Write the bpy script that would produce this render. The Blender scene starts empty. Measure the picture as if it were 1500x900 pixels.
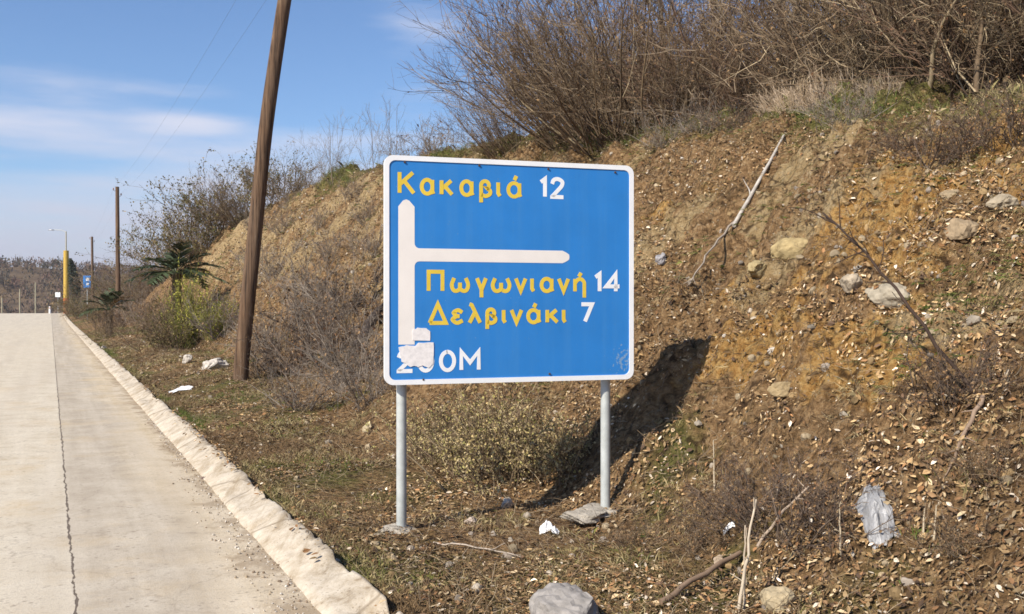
import bpy, bmesh, math, random
import numpy as np
from mathutils import Vector, Matrix

random.seed(7)
RNG = np.random.default_rng(11)
SC = bpy.context.scene
COL = SC.collection
R = math.radians

# ------------------------------------------------------------------ camera
CAMZ, FPX, CX, HY = 1.6, 1440.0, 750.0, 445.0
cam_d = bpy.data.cameras.new("Camera")
cam = bpy.data.objects.new("Camera", cam_d)
COL.objects.link(cam)
cam_d.sensor_width = 36.0
cam_d.lens = 36.0 * FPX / 1500.0
cam_d.clip_start, cam_d.clip_end = 0.05, 6000.0
cam.location = (0, 0, CAMZ)
cam.rotation_euler = (R(90 - 0.2), 0, 0)
SC.camera = cam

# ------------------------------------------------------------------ light
SUN_DIR = Vector((-0.685, -0.728, 0)) * math.cos(R(39)) + Vector((0, 0, math.sin(R(39))))
SUN_DIR.normalize()
world = bpy.data.worlds.new("World")
SC.world = world
world.use_nodes = True
wn, wl = world.node_tree.nodes, world.node_tree.links
wn.clear()
wout = wn.new("ShaderNodeOutputWorld")
wbg = wn.new("ShaderNodeBackground")
wbg.inputs["Strength"].default_value = 0.092
sky = wn.new("ShaderNodeTexSky")
sky.sky_type = 'NISHITA'
sky.sun_disc = False
sky.sun_elevation = math.asin(SUN_DIR.z)
sky.sun_rotation = math.atan2(SUN_DIR.x, SUN_DIR.y)
sky.altitude = 400
sky.air_density = 1.0
sky.dust_density = 0.6
sky.ozone_density = 3.0
tc = wn.new("ShaderNodeTexCoord")
# clouds: flat banks low over the horizon, laid out on the direction of the sky itself
mp = wn.new("ShaderNodeMapping")
mp.inputs["Scale"].default_value = (2.2, 2.2, 15.0)
mp.inputs["Location"].default_value = (1.3, 0.4, 0.25)
wl.new(tc.outputs["Generated"], mp.inputs["Vector"])
cn = wn.new("ShaderNodeTexNoise")
cn.inputs["Scale"].default_value = 1.6
cn.inputs["Detail"].default_value = 7
cn.inputs["Roughness"].default_value = 0.55
wl.new(mp.outputs[0], cn.inputs["Vector"])
sep = wn.new("ShaderNodeSeparateXYZ")
wl.new(tc.outputs["Generated"], sep.inputs[0])
cov = wn.new("ShaderNodeMapRange")               # more cloud towards the horizon
cov.inputs["From Min"].default_value = 0.0
cov.inputs["From Max"].default_value = 0.26
cov.inputs["To Min"].default_value = 0.52
cov.inputs["To Max"].default_value = -0.21
wl.new(sep.outputs["Z"], cov.inputs["Value"])
ad = wn.new("ShaderNodeMath"); ad.operation = 'ADD'
wl.new(cn.outputs["Fac"], ad.inputs[0]); wl.new(cov.outputs[0], ad.inputs[1])
def bank_of_cloud(prev, d, flat, size, amount):
    """thickens the cloud about one direction of the sky"""
    v = wn.new("ShaderNodeVectorMath"); v.operation = 'SUBTRACT'; v.inputs[1].default_value = Vector(d).normalized()
    wl.new(tc.outputs["Generated"], v.inputs[0])
    v2 = wn.new("ShaderNodeVectorMath"); v2.operation = 'MULTIPLY'; v2.inputs[1].default_value = (1, 1, flat); wl.new(v.outputs[0], v2.inputs[0])
    v3 = wn.new("ShaderNodeVectorMath"); v3.operation = 'LENGTH'; wl.new(v2.outputs[0], v3.inputs[0])
    r = wn.new("ShaderNodeMapRange"); r.interpolation_type = 'SMOOTHSTEP'
    r.inputs["From Min"].default_value = size; r.inputs["From Max"].default_value = 0; r.inputs["To Max"].default_value = amount
    wl.new(v3.outputs["Value"], r.inputs["Value"])
    a = wn.new("ShaderNodeMath"); a.operation = 'ADD'; wl.new(prev, a.inputs[0]); wl.new(r.outputs[0], a.inputs[1])
    return a.outputs[0]
cl = ad.outputs[0]
cl = bank_of_cloud(cl, (-0.085, 1, 0.277), 2.2, 0.10, 0.34)
cl = bank_of_cloud(cl, (-0.46, 1, 0.178), 9.0, 0.24, 0.17)
cl = bank_of_cloud(cl, (-0.33, 1, 0.185), 5.0, 0.09, 0.26)
cl = bank_of_cloud(cl, (-0.22, 1, 0.11), 5.0, 0.24, 0.16)
ramp = wn.new("ShaderNodeMapRange")
ramp.interpolation_type = 'SMOOTHSTEP'
ramp.inputs["From Min"].default_value = 0.42
ramp.inputs["From Max"].default_value = 0.95
ramp.inputs["To Max"].default_value = 0.93
wl.new(cl, ramp.inputs["Value"])
tint = wn.new("ShaderNodeMix"); tint.data_type = 'RGBA'; tint.blend_type = 'MULTIPLY'
tint.inputs["Factor"].default_value = 1.0
tint.inputs["B"].default_value = (0.92, 1.05, 1.22, 1)
wl.new(sky.outputs[0], tint.inputs["A"])
cmix = wn.new("ShaderNodeMix"); cmix.data_type = 'RGBA'
cmix.inputs["B"].default_value = (5.1, 5.35, 6.5, 1)
cg = wn.new("ShaderNodeMapRange"); cg.inputs["From Min"].default_value = 0.02; cg.inputs["From Max"].default_value = 0.17   # far cloud is greyer
wl.new(sep.outputs["Z"], cg.inputs["Value"])
cc = wn.new("ShaderNodeMix"); cc.data_type = 'RGBA'
cc.inputs["A"].default_value = (4.2, 4.45, 5.6, 1); cc.inputs["B"].default_value = (6.0, 6.2, 7.3, 1)
wl.new(cg.outputs[0], cc.inputs["Factor"]); wl.new(cc.outputs["Result"], cmix.inputs["B"])
wl.new(ramp.outputs[0], cmix.inputs["Factor"])
wl.new(tint.outputs["Result"], cmix.inputs["A"])
wl.new(cmix.outputs["Result"], wbg.inputs["Color"])
wl.new(wbg.outputs[0], wout.inputs["Surface"])

sun_d = bpy.data.lights.new("Sun", 'SUN')
sun_d.energy = 5.0
sun_d.angle = R(0.5)
sun_d.color = (1.0, 0.93, 0.82)
sun = bpy.data.objects.new("Sun", sun_d)
COL.objects.link(sun)
sun.rotation_euler = SUN_DIR.to_track_quat('Z', 'Y').to_euler()
sun.location = (-10, -14, 20)

SC.view_settings.view_transform = 'Standard'
SC.view_settings.look = 'None'
SC.view_settings.exposure = 0.45
SC.cycles.filter_width = 1.6
SC.view_settings.gamma = 1.0
SC.view_settings.use_curve_mapping = False

# ------------------------------------------------------------------ helpers
def tag(o, label=None, cat=None, group=None, kind=None):
    if label: o['label'] = label
    if cat: o['category'] = cat
    if group: o['group'] = group
    if kind: o['kind'] = kind
    return o

def empty(name, loc, label, cat, group=None, rz=0.0):
    o = bpy.data.objects.new(name, None)
    COL.objects.link(o)
    o.empty_display_size = 0.2
    o.location = loc
    o.rotation_euler = (0, 0, rz)
    return tag(o, label, cat, group)

def link(name, me, parent=None, loc=None):
    o = bpy.data.objects.new(name, me)
    COL.objects.link(o)
    if parent: o.parent = parent
    if loc is not None: o.location = loc
    return o

class Geo:
    """collects vertices, faces and a colour per vertex, then becomes one mesh"""
    def __init__(self):
        self.v, self.f, self.c, self.n = [], [], [], 0
    def add(self, v, f, c=(1, 1, 1)):
        v = np.asarray(v, float).reshape(-1, 3)
        c = np.asarray(c, float)
        if c.ndim == 1: c = np.tile(c, (len(v), 1))
        self.v.append(v); self.c.append(c)
        f = np.asarray(f, int)
        self.f.append(f + self.n)
        self.n += len(v)
        return self
    def mesh(self, name, mat, smooth=True, uv=None):
        V = np.concatenate(self.v); Cc = np.concatenate(self.c)
        me = bpy.data.meshes.new(name)
        me.vertices.add(len(V)); me.vertices.foreach_set("co", V.ravel())
        loops, starts, p = [], [], 0
        for f in self.f:
            k = f.shape[1]
            loops.append(f.ravel()); starts.append(p + np.arange(len(f)) * k); p += f.size
        loops = np.concatenate(loops); starts = np.concatenate(starts)
        me.loops.add(len(loops)); me.loops.foreach_set("vertex_index", loops)
        me.polygons.add(len(starts)); me.polygons.foreach_set("loop_start", starts)
        me.update(calc_edges=True); me.validate()
        me.polygons.foreach_set("use_smooth", np.full(len(me.polygons), smooth))
        at = me.color_attributes.new("tone", 'FLOAT_COLOR', 'POINT')
        at.data.foreach_set("color", np.concatenate([Cc, np.ones((len(Cc), 1))], 1).ravel())
        if uv is not None:
            l = me.uv_layers.new(name="UVMap")
            vi = np.empty(len(me.loops), int); me.loops.foreach_get("vertex_index", vi)
            l.data.foreach_set("uv", np.asarray(uv)[vi].ravel())
        me.materials.append(mat)
        return me

def norm(a):
    return a / np.maximum(np.linalg.norm(a, axis=-1, keepdims=True), 1e-9)

def tubes(geo, P, r0, r1, k=3, col=(1, 1, 1), cap=False):
    """P (N,n,3) polylines into tapered tubes"""
    P = np.asarray(P, float); N, n, _ = P.shape
    r0 = np.broadcast_to(np.asarray(r0, float), (N,)); r1 = np.broadcast_to(np.asarray(r1, float), (N,))
    T = np.empty_like(P)
    T[:, 1:-1] = P[:, 2:] - P[:, :-2]; T[:, 0] = P[:, 1] - P[:, 0]; T[:, -1] = P[:, -1] - P[:, -2]
    T = norm(T)
    ref = np.where(np.abs(T[..., 2:3]) > 0.9, np.array([1.0, 0, 0]), np.array([0, 0, 1.0]))
    A = norm(np.cross(T, ref)); B = np.cross(T, A)
    rr = r0[:, None] + (r1 - r0)[:, None] * np.linspace(0, 1, n)[None]
    ang = np.arange(k) * 2 * math.pi / k
    V = P[:, :, None] + rr[:, :, None, None] * (A[:, :, None] * np.cos(ang)[None, None, :, None] + B[:, :, None] * np.sin(ang)[None, None, :, None])
    idx = np.arange(N * n * k).reshape(N, n, k)
    a, b = idx[:, :-1], idx[:, 1:]
    F = np.stack([a, np.roll(a, -1, 2), np.roll(b, -1, 2), b], -1).reshape(-1, 4)
    col = np.asarray(col, float)
    if col.ndim == 2: col = np.repeat(col, n * k, 0)
    geo.add(V, F, col)
    if cap:
        for q in (0, -1):
            for i in range(N):
                ring = V[i, q]; c = ring.mean(0)
                vs = np.vstack([ring, c]); fs = [[j, (j + 1) % k, k] for j in range(k)]
                cc = col[i * n * k] if col.ndim == 2 else col
                geo.add(vs, fs, cc)

def walk(start, d, length, n, wob, up=0.0, rng=RNG):
    N = len(start)
    P = np.empty((N, n, 3)); P[:, 0] = start
    d = norm(d); st = (np.broadcast_to(length, (N,)) / (n - 1))[:, None]
    for i in range(1, n):
        d = norm(d + rng.normal(0, wob, (N, 3)) + np.array([0, 0, up]))
        P[:, i] = P[:, i - 1] + d * st
    return P

def sprout(P, per, rng, lo=0.25, hi=1.0):
    N, n, _ = P.shape
    i = np.repeat(np.arange(N), per)
    u = rng.uniform(lo, hi, len(i)) * (n - 1.001)
    j = u.astype(int); f = (u - j)[:, None]
    return P[i, j] * (1 - f) + P[i, j + 1] * f, norm(P[i, j + 1] - P[i, j]), i

def hash2(ix, iy, seed):
    h = (ix.astype(np.int64) * 374761393 + iy.astype(np.int64) * 668265263 + seed * 974634777) & 0xFFFFFFFF
    h = ((h ^ (h >> 13)) * 1274126177) & 0xFFFFFFFF
    h = h ^ (h >> 16)
    return (h & 0xFFFF) / 65535.0

def vnoise(x, y, seed=0):
    x = np.asarray(x, float); y = np.asarray(y, float)
    ix, iy = np.floor(x), np.floor(y); fx, fy = x - ix, y - iy
    fx = fx * fx * (3 - 2 * fx); fy = fy * fy * (3 - 2 * fy)
    a = hash2(ix, iy, seed); b = hash2(ix + 1, iy, seed); c = hash2(ix, iy + 1, seed); d = hash2(ix + 1, iy + 1, seed)
    return (a * (1 - fx) + b * fx) * (1 - fy) + (c * (1 - fx) + d * fx) * fy - 0.5

def fbm(x, y, oct=4, seed=0, gain=0.5):
    s, a = 0, 1.0
    for o in range(oct):
        s = s + a * vnoise(x * 2 ** o + 17.3 * o, y * 2 ** o - 9.1 * o, seed + o)
        a *= gain
    return s

def sstep(a, b, x):
    t = np.clip((x - a) / (b - a), 0, 1)
    return t * t * (3 - 2 * t)

# ------------------------------------------------------------------ the lie of the land: s across the road, t along the kerb
def xy(s, t): return -0.63 + 0.905 * s - 0.425 * t, 4.75 + 0.425 * s + 0.905 * t
def st(x, y):
    a, b = x + 0.63, y - 4.75
    return 0.905 * a + 0.425 * b, -0.425 * a + 0.905 * b

TT = [-60, 1.66, 9.8, 18, 28.8, 44.6, 60, 80, 110, 160, 400]
SCR = [6.6, 6.7, 8.0, 7.6, 7.0, 6.7, 6.6, 6.2, 6.0, 6.0, 6.0]
ZCR = [3.4, 3.45, 4.45, 5.3, 5.75, 5.6, 3.9, 1.9, 1.1, 0.8, 0.8]
S0 = [2.5, 2.5, 2.5, 2.6, 2.6, 2.6, 2.4, 2.2, 2, 2, 2]

def road_z(t):
    return 0.35 * sstep(70, 135, t) - 0.0016 * np.clip(t - 135, 0, 90) ** 2 * (t > 135)

def height(s, t):
    s = np.asarray(s, float); t = np.asarray(t, float)
    sc, zc, s0 = np.interp(t, TT, SCR), np.interp(t, TT, ZCR), np.interp(t, TT, S0)
    s0 = s0 + 0.5 * fbm(t * 0.5, t * 0 + 3.1, 2, 5)
    verge = 0.0 + 0.03 * np.clip(s, 0, 3) + 0.22 * sstep(5, 13, t) * sstep(0.2, 1.5, s)
    k = (zc - 0.2) / (sc - s0)
    slope = 0.38 + k * (s - s0)
    top = zc + (0.05 + 0.11 * sstep(8, 16, t)) * np.clip(s - sc, -3, 14) - 0.05 * np.clip(s - sc - 14, 0, 60)
    w = 0.45
    bank = -w * np.logaddexp(-slope / w, -top / w)
    bank = bank + 0.1
    z = 0.05 * np.logaddexp(verge / 0.05, bank / 0.05)
    m = sstep(s0 - 0.5, s0 + 1.2, s)                      # rough only on the bank
    far = sstep(60, 140, np.abs(t))
    rough = 0.42 * fbm(s * 0.45, t * 0.45, 3, 21) + 0.30 * fbm(s * 1.3, t * 1.3, 3, 33) + 0.40 * np.abs(fbm(s * 2.6, t * 2.6, 3, 44)) + 0.22 * np.abs(fbm(s * 5.5, t * 5.5, 2, 45)) + 0.085 * fbm(s * 10, t * 10, 2, 46) - 0.07
    gul = 0.50 * np.abs(fbm(t * 0.9 + s * 0.25, s * 0.22, 3, 51)) + 0.30 * np.abs(fbm(t * 2.6 + s * 0.4, s * 0.5, 2, 52))
    z = z + m * (1 - far) * (rough - gul * sstep(6, 16, t))
    z = z + 0.05 * fbm(s * 2.2, t * 2.2, 3, 9) * sstep(0.1, 0.6, s)
    z = z + 0.16 * np.exp(-((s - 3.9) / 0.8) ** 2 - ((t - 2.6) / 1.7) ** 2) - 0.22 * np.exp(-((s - 2.35) / 0.6) ** 2 - ((t - 1.7) / 0.9) ** 2)
    inroad = 1 - sstep(-0.18, 0.02, s)
    z = z * (1 - inroad) + (-0.05) * inroad
    leftside = sstep(11.6, 13.5, -s)
    z = z + leftside * (0.10 + 0.25 * fbm(s * 0.2, t * 0.2, 3, 61))
    return z + road_z(t)

def H(x, y):
    s, t = st(np.asarray(x, float), np.asarray(y, float))
    return height(s, t)

def pix(px, py, d):
    """the point that lies d metres ahead on the sight line through photo position px, py"""
    return np.array([(px - CX) / FPX * d, d, CAMZ + (HY - py) / FPX * d])

DS = np.geomspace(2.5, 190, 2500)
def gp(px, py):
    """where that sight line meets the ground"""
    x = (px - CX) / FPX * DS; z = CAMZ + (HY - py) / FPX * DS
    below = np.nonzero(z <= H(x, DS))[0]
    i = below[0] if len(below) else len(DS) - 1
    return Vector((x[i], DS[i], float(H(x[i], DS[i]))))

def st_at(px, s):
    k = (px - CX) / FPX
    return (-0.63 + 0.905 * s - k * (4.75 + 0.425 * s)) / (0.425 + 0.905 * k)

def crest_point(px, ds):
    """a point ds metres behind the crest of the bank, on the bearing px"""
    s = 7.0
    for _ in range(12):
        t = st_at(px, s); s = float(np.interp(t, TT, SCR)) + ds
    t = st_at(px, s)
    x, y = xy(s, t)
    return Vector((x, y, float(height(s, t))))

def ground_normal(x, y, e=0.06):
    n = np.stack([-(H(x + e, y) - H(x - e, y)) / (2 * e), -(H(x, y + e) - H(x, y - e)) / (2 * e), np.ones_like(x)], -1)
    return norm(n)

# ------------------------------------------------------------------ materials
def new_mat(name, rough=0.8, spec=0.3):
    m = bpy.data.materials.new(name); m.use_nodes = True
    b = m.node_tree.nodes["Principled BSDF"]
    b.inputs["Roughness"].default_value = rough
    b.inputs["Specular IOR Level"].default_value = spec
    return m, m.node_tree.nodes, m.node_tree.links, b

def noise_node(n, l, vec, scale, detail=5, rough=0.6):
    t = n.new("ShaderNodeTexNoise")
    t.inputs["Scale"].default_value = scale; t.inputs["Detail"].default_value = detail; t.inputs["Roughness"].default_value = rough
    l.new(vec, t.inputs["Vector"])
    return t.outputs["Fac"]

def ramp_node(n, l, fac, stops):
    r = n.new("ShaderNodeValToRGB")
    e = r.color_ramp.elements
    while len(e) < len(stops): e.new(0.5)
    for el, (p, c) in zip(e, stops):
        el.position = p; el.color = (*c, 1)
    l.new(fac, r.inputs[0])
    return r.outputs[0]

def mix_node(n, l, fac, a, b, mode='MIX'):
    m = n.new("ShaderNodeMix"); m.data_type = 'RGBA'; m.blend_type = mode
    for k, v in (("Factor", fac), ("A", a), ("B", b)):
        if isinstance(v, (int, float)): m.inputs[k].default_value = v
        elif isinstance(v, tuple): m.inputs[k].default_value = (*v, 1)
        else: l.new(v, m.inputs[k])
    return m.outputs["Result"]

def map_range(n, l, v, a, b, c=0.0, d=1.0):
    m = n.new("ShaderNodeMapRange")
    m.inputs["From Min"].default_value = a; m.inputs["From Max"].default_value = b
    m.inputs["To Min"].default_value = c; m.inputs["To Max"].default_value = d
    l.new(v, m.inputs["Value"])
    return m.outputs[0]

def bump(n, l, bsdf, h, strength, dist):
    b = n.new("ShaderNodeBump"); b.inputs["Strength"].default_value = strength; b.inputs["Distance"].default_value = dist
    l.new(h, b.inputs["Height"]); l.new(b.outputs[0], bsdf.inputs["Normal"])

def pos(n):
    return n.new("ShaderNodeNewGeometry").outputs["Position"]

def tone_mat(name, rough=0.85, spec=0.2, var=0.35, scale=9.0, trans=0.0):
    """colour carried by the mesh, broken up by a fine mottling"""
    m, n, l, b = new_mat(name, rough, spec)
    a = n.new("ShaderNodeAttribute"); a.attribute_name = "tone"
    oc = n.new("ShaderNodeTexCoord").outputs["Object"]
    f = noise_node(n, l, oc, scale, 4)
    g = map_range(n, l, f, 0.3, 0.7, 1 - var, 1 + var)
    mm = n.new("ShaderNodeVectorMath"); mm.operation = 'SCALE'
    l.new(a.outputs["Color"], mm.inputs[0]); l.new(g, mm.inputs["Scale"])
    l.new(mm.outputs[0], b.inputs["Base Color"])
    return m

def plain_mat(name, col, rough=0.6, spec=0.3, metal=0.0, dark=0.8, scale=6.0, bmp=0.0):
    m, n, l, b = new_mat(name, rough, spec)
    oc = n.new("ShaderNodeTexCoord").outputs["Object"]
    f = noise_node(n, l, oc, scale, 6)
    c = ramp_node(n, l, f, [(0.32, tuple(x * dark for x in col)), (0.62, col)])
    l.new(c, b.inputs["Base Color"])
    b.inputs["Metallic"].default_value = metal
    if bmp: bump(n, l, b, noise_node(n, l, oc, scale * 6, 4), bmp, 0.02)
    return m

# ground
M_ground, n, l, b = new_mat("earth and leaf litter", 0.95, 0.1)
p = pos(n)
at = n.new("ShaderNodeAttribute"); at.attribute_name = "tone"      # R ochre soil, G moss and grass, B pale cut rock
sp = n.new("ShaderNodeSeparateColor"); l.new(at.outputs["Color"], sp.inputs[0])
f1 = noise_node(n, l, p, 2.2, 8, 0.7)
f2 = noise_node(n, l, p, 12.0, 8, 0.78)
f3 = noise_node(n, l, p, 45.0, 4, 0.6)
base = ramp_node(n, l, f2, [(0.30, (0.035, 0.02, 0.010)), (0.41, (0.17, 0.098, 0.044)), (0.54, (0.36, 0.22, 0.105)), (0.70, (0.57, 0.40, 0.215))])
ochre = ramp_node(n, l, f2, [(0.31, (0.08, 0.037, 0.013)), (0.43, (0.40, 0.205, 0.06)), (0.66, (0.66, 0.43, 0.165))])
cut = ramp_node(n, l, f2, [(0.25, (0.20, 0.12, 0.055)), (0.45, (0.41, 0.28, 0.135)), (0.68, (0.56, 0.43, 0.245))])
moss = ramp_node(n, l, f2, [(0.3, (0.055, 0.055, 0.016)), (0.52, (0.16, 0.145, 0.042)), (0.75, (0.28, 0.23, 0.095))])
def zone(ch, a=0.42, b_=0.58):
    s_ = n.new("ShaderNodeMath"); s_.operation = 'ADD'
    sub = map_range(n, l, f1, 0.3, 0.7, -0.28, 0.28)
    l.new(sp.outputs[ch], s_.inputs[0]); l.new(sub, s_.inputs[1])
    return map_range(n, l, s_.outputs[0], a, b_)
c = mix_node(n, l, zone("Red"), base, ochre)
c = mix_node(n, l, zone("Blue"), c, cut)
c = mix_node(n, l, zone("Green", 0.45, 0.75), c, moss)
vor = n.new("ShaderNodeTexVoronoi"); vor.inputs["Scale"].default_value = 26; vor.inputs["Randomness"].default_value = 1
l.new(p, vor.inputs["Vector"])
peb = map_range(n, l, vor.outputs["Distance"], 0.22, 0.30, 1, 0)
gate = map_range(n, l, noise_node(n, l, p, 6.0, 3), 0.5, 0.62)
mm = n.new("ShaderNodeMath"); mm.operation = 'MULTIPLY'; l.new(peb, mm.inputs[0]); l.new(gate, mm.inputs[1])
c = mix_node(n, l, mm.outputs[0], c, (0.44, 0.34, 0.22))
l.new(c, b.inputs["Base Color"])
crumb = n.new("ShaderNodeTexVoronoi"); crumb.inputs["Scale"].default_value = 15; l.new(p, crumb.inputs["Vector"])
pitf = n.new("ShaderNodeMath"); pitf.operation = 'MULTIPLY'
l.new(map_range(n, l, crumb.outputs["Distance"], 0.55, 0.75, 0, 0.8), pitf.inputs[0]); l.new(map_range(n, l, noise_node(n, l, p, 4.0, 4), 0.42, 0.55), pitf.inputs[1])
c = mix_node(n, l, pitf.outputs[0], c, (0.045, 0.026, 0.014))      # darker soil colour between the crumbs, in noise patches
l.new(c, b.inputs["Base Color"])
hsum = n.new("ShaderNodeMath"); hsum.operation = 'ADD'; l.new(f2, hsum.inputs[0]); l.new(f3, hsum.inputs[1])
hs2 = n.new("ShaderNodeMath"); hs2.operation = 'SUBTRACT'; l.new(hsum.outputs[0], hs2.inputs[0]); l.new(crumb.outputs["Distance"], hs2.inputs[1])
bump(n, l, b, hs2.outputs[0], 1.0, 0.07)

# concrete road; its UV runs in metres across and along the road
M_road, n, l, b = new_mat("worn pale concrete", 0.9, 0.2)
uvn = n.new("ShaderNodeUVMap").outputs[0]
sp = n.new("ShaderNodeSeparateXYZ"); l.new(uvn, sp.inputs[0])
p = pos(n)
big = noise_node(n, l, p, 0.7, 5, 0.6)
mid = noise_node(n, l, p, 2.6, 10, 0.72)
fine = noise_node(n, l, p, 70.0, 3, 0.7)
mpr = n.new("ShaderNodeMapping"); mpr.inputs["Scale"].default_value = (3.0, 0.15, 1); l.new(uvn, mpr.inputs["Vector"])
streak = noise_node(n, l, mpr.outputs[0], 1.6, 5, 0.6)
pale = ramp_node(n, l, mid, [(0.32, (0.44, 0.355, 0.245)), (0.45, (0.54, 0.465, 0.35)), (0.62, (0.61, 0.54, 0.425))])
grey = ramp_node(n, l, mid, [(0.32, (0.34, 0.28, 0.205)), (0.5, (0.425, 0.36, 0.275)), (0.66, (0.50, 0.435, 0.34))])
dust = ramp_node(n, l, mid, [(0.3, (0.43, 0.335, 0.205)), (0.65, (0.60, 0.495, 0.35))])
wob = map_range(n, l, mid, 0.3, 0.7, -0.03, 0.03)
sw = n.new("ShaderNodeMath"); sw.operation = 'ADD'; l.new(sp.outputs["X"], sw.inputs[0]); l.new(wob, sw.inputs[1])
c = mix_node(n, l, map_range(n, l, sw.outputs[0], -1.335, -1.325), pale, grey)
du = n.new("ShaderNodeMath"); du.operation = 'ADD'
l.new(sw.outputs[0], du.inputs[0]); l.new(map_range(n, l, big, 0.3, 0.7, -0.22, 0.22), du.inputs[1])
c = mix_node(n, l, map_range(n, l, du.outputs[0], -0.85, -0.45), c, dust)
c = mix_node(n, l, map_range(n, l, streak, 0.42, 0.68, 0, 0.45), c, (0.66, 0.58, 0.46))
c = mix_node(n, l, map_range(n, l, fine, 0.56, 0.66, 0, 0.5), c, (0.24, 0.205, 0.17))
grit = noise_node(n, l, p, 26.0, 5, 0.75)
c = mix_node(n, l, map_range(n, l, grit, 0.52, 0.70, 0, 0.6), c, (0.30, 0.25, 0.20))
pit = n.new("ShaderNodeTexVoronoi"); pit.inputs["Scale"].default_value = 17; l.new(p, pit.inputs["Vector"])
pm = n.new("ShaderNodeMath"); pm.operation = 'MULTIPLY'; l.new(map_range(n, l, pit.outputs["Distance"], 0.12, 0.30, 0.75, 0), pm.inputs[0])
l.new(map_range(n, l, noise_node(n, l, p, 3.3, 3), 0.46, 0.58), pm.inputs[1])
c = mix_node(n, l, pm.outputs[0], c, (0.24, 0.195, 0.15))
c = mix_node(n, l, map_range(n, l, noise_node(n, l, p, 1.1, 8, 0.7), 0.53, 0.70, 0, 0.5), c, (0.50, 0.37, 0.21))
dirt = n.new("ShaderNodeMath"); dirt.operation = 'ADD'; l.new(sp.outputs["X"], dirt.inputs[0])
l.new(map_range(n, l, noise_node(n, l, p, 2.2, 8, 0.75), 0.3, 0.7, -0.30, 0.30), dirt.inputs[1])
c = mix_node(n, l, map_range(n, l, dirt.outputs[0], -0.34, -0.20, 0, 0.75), c, (0.27, 0.195, 0.12))
track = map_range(n, l, noise_node(n, l, mpr.outputs[0], 0.55, 4), 0.45, 0.65, 0, 0.35)
c = mix_node(n, l, track, c, (0.44, 0.375, 0.295))
cr = n.new("ShaderNodeTexVoronoi"); cr.feature = 'DISTANCE_TO_EDGE'; cr.inputs["Scale"].default_value = 0.22
wp = n.new("ShaderNodeVectorMath"); wp.operation = 'ADD'
wn2 = n.new("ShaderNodeTexNoise"); wn2.inputs["Scale"].default_value = 1.2; wn2.inputs["Detail"].default_value = 6; l.new(p, wn2.inputs["Vector"])
l.new(p, wp.inputs[0]); l.new(wn2.outputs["Color"], wp.inputs[1]); l.new(wp.outputs[0], cr.inputs["Vector"])
c = mix_node(n, l, map_range(n, l, cr.outputs["Distance"], 0.0003, 0.0022, 0.28, 0), c, (0.25, 0.20, 0.15))
# the joint between the slabs
dj = n.new("ShaderNodeMath"); dj.operation = 'ADD'; dj.inputs[1].default_value = 1.33
l.new(sp.outputs["X"], dj.inputs[0])
wj = n.new("ShaderNodeMath"); wj.operation = 'ADD'; l.new(dj.outputs[0], wj.inputs[0])
l.new(map_range(n, l, noise_node(n, l, p, 4.0, 5), 0.3, 0.7, -0.012, 0.012), wj.inputs[1])
ab = n.new("ShaderNodeMath"); ab.operation = 'ABSOLUTE'; l.new(wj.outputs[0], ab.inputs[0])
jw = map_range(n, l, noise_node(n, l, p, 9.0, 3), 0.35, 0.65, 0.001, 0.012)
lt = n.new("ShaderNodeMath"); lt.operation = 'LESS_THAN'; l.new(ab.outputs[0], lt.inputs[0]); l.new(jw, lt.inputs[1])
c = mix_node(n, l, lt.outputs[0], c, (0.14, 0.11, 0.085))
l.new(c, b.inputs["Base Color"])
hs = n.new("ShaderNodeMath"); hs.operation = 'SUBTRACT'; l.new(fine, hs.inputs[0]); l.new(lt.outputs[0], hs.inputs[1])
bump(n, l, b, hs.outputs[0], 0.35, 0.01)

M_kerb, n, l, b = new_mat("weathered kerb concrete", 0.9, 0.2)
p = pos(n)
mid = noise_node(n, l, p, 4.5, 10, 0.8)
c = ramp_node(n, l, mid, [(0.34, (0.24, 0.18, 0.115)), (0.43, (0.41, 0.34, 0.25)), (0.53, (0.50, 0.43, 0.335)), (0.68, (0.58, 0.515, 0.415))])
fine = noise_node(n, l, p, 60.0, 4, 0.7)
c = mix_node(n, l, map_range(n, l, fine, 0.55, 0.66, 0, 0.5), c, (0.33, 0.28, 0.22))
wv = n.new("ShaderNodeTexVoronoi"); wv.feature = 'DISTANCE_TO_EDGE'; wv.inputs["Scale"].default_value = 0.55
l.new(p, wv.inputs["Vector"])
ck = map_range(n, l, wv.outputs["Distance"], 0.0, 0.012, 0.7, 0)
c = mix_node(n, l, ck, c, (0.16, 0.12, 0.08))
l.new(c, b.inputs["Base Color"])
dl = n.new("ShaderNodeMapping"); dl.inputs["Rotation"].default_value = (0, 0, R(-25.2)); dl.inputs["Scale"].default_value = (5, .6, 3); l.new(p, dl.inputs["Vector"])
dirt = noise_node(n, l, dl.outputs[0], 1.5, 7, 0.7)
c = mix_node(n, l, map_range(n, l, dirt, 0.50, 0.68, 0, 0.75), c, (0.26, 0.195, 0.12))
l.new(c, b.inputs["Base Color"])
pk = n.new("ShaderNodeTexVoronoi"); pk.inputs["Scale"].default_value = 38; l.new(p, pk.inputs["Vector"])
pkm = n.new("ShaderNodeMath"); pkm.operation = 'MULTIPLY'; l.new(map_range(n, l, pk.outputs["Distance"], 0.1, 0.28, 0.8, 0), pkm.inputs[0])
l.new(map_range(n, l, noise_node(n, l, p, 7.0, 3), 0.45, 0.58), pkm.inputs[1])
c = mix_node(n, l, pkm.outputs[0], c, (0.20, 0.155, 0.11))
l.new(c, b.inputs["Base Color"])
bump(n, l, b, noise_node(n, l, p, 55.0, 6, 0.7), 0.5, 0.008)

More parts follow.
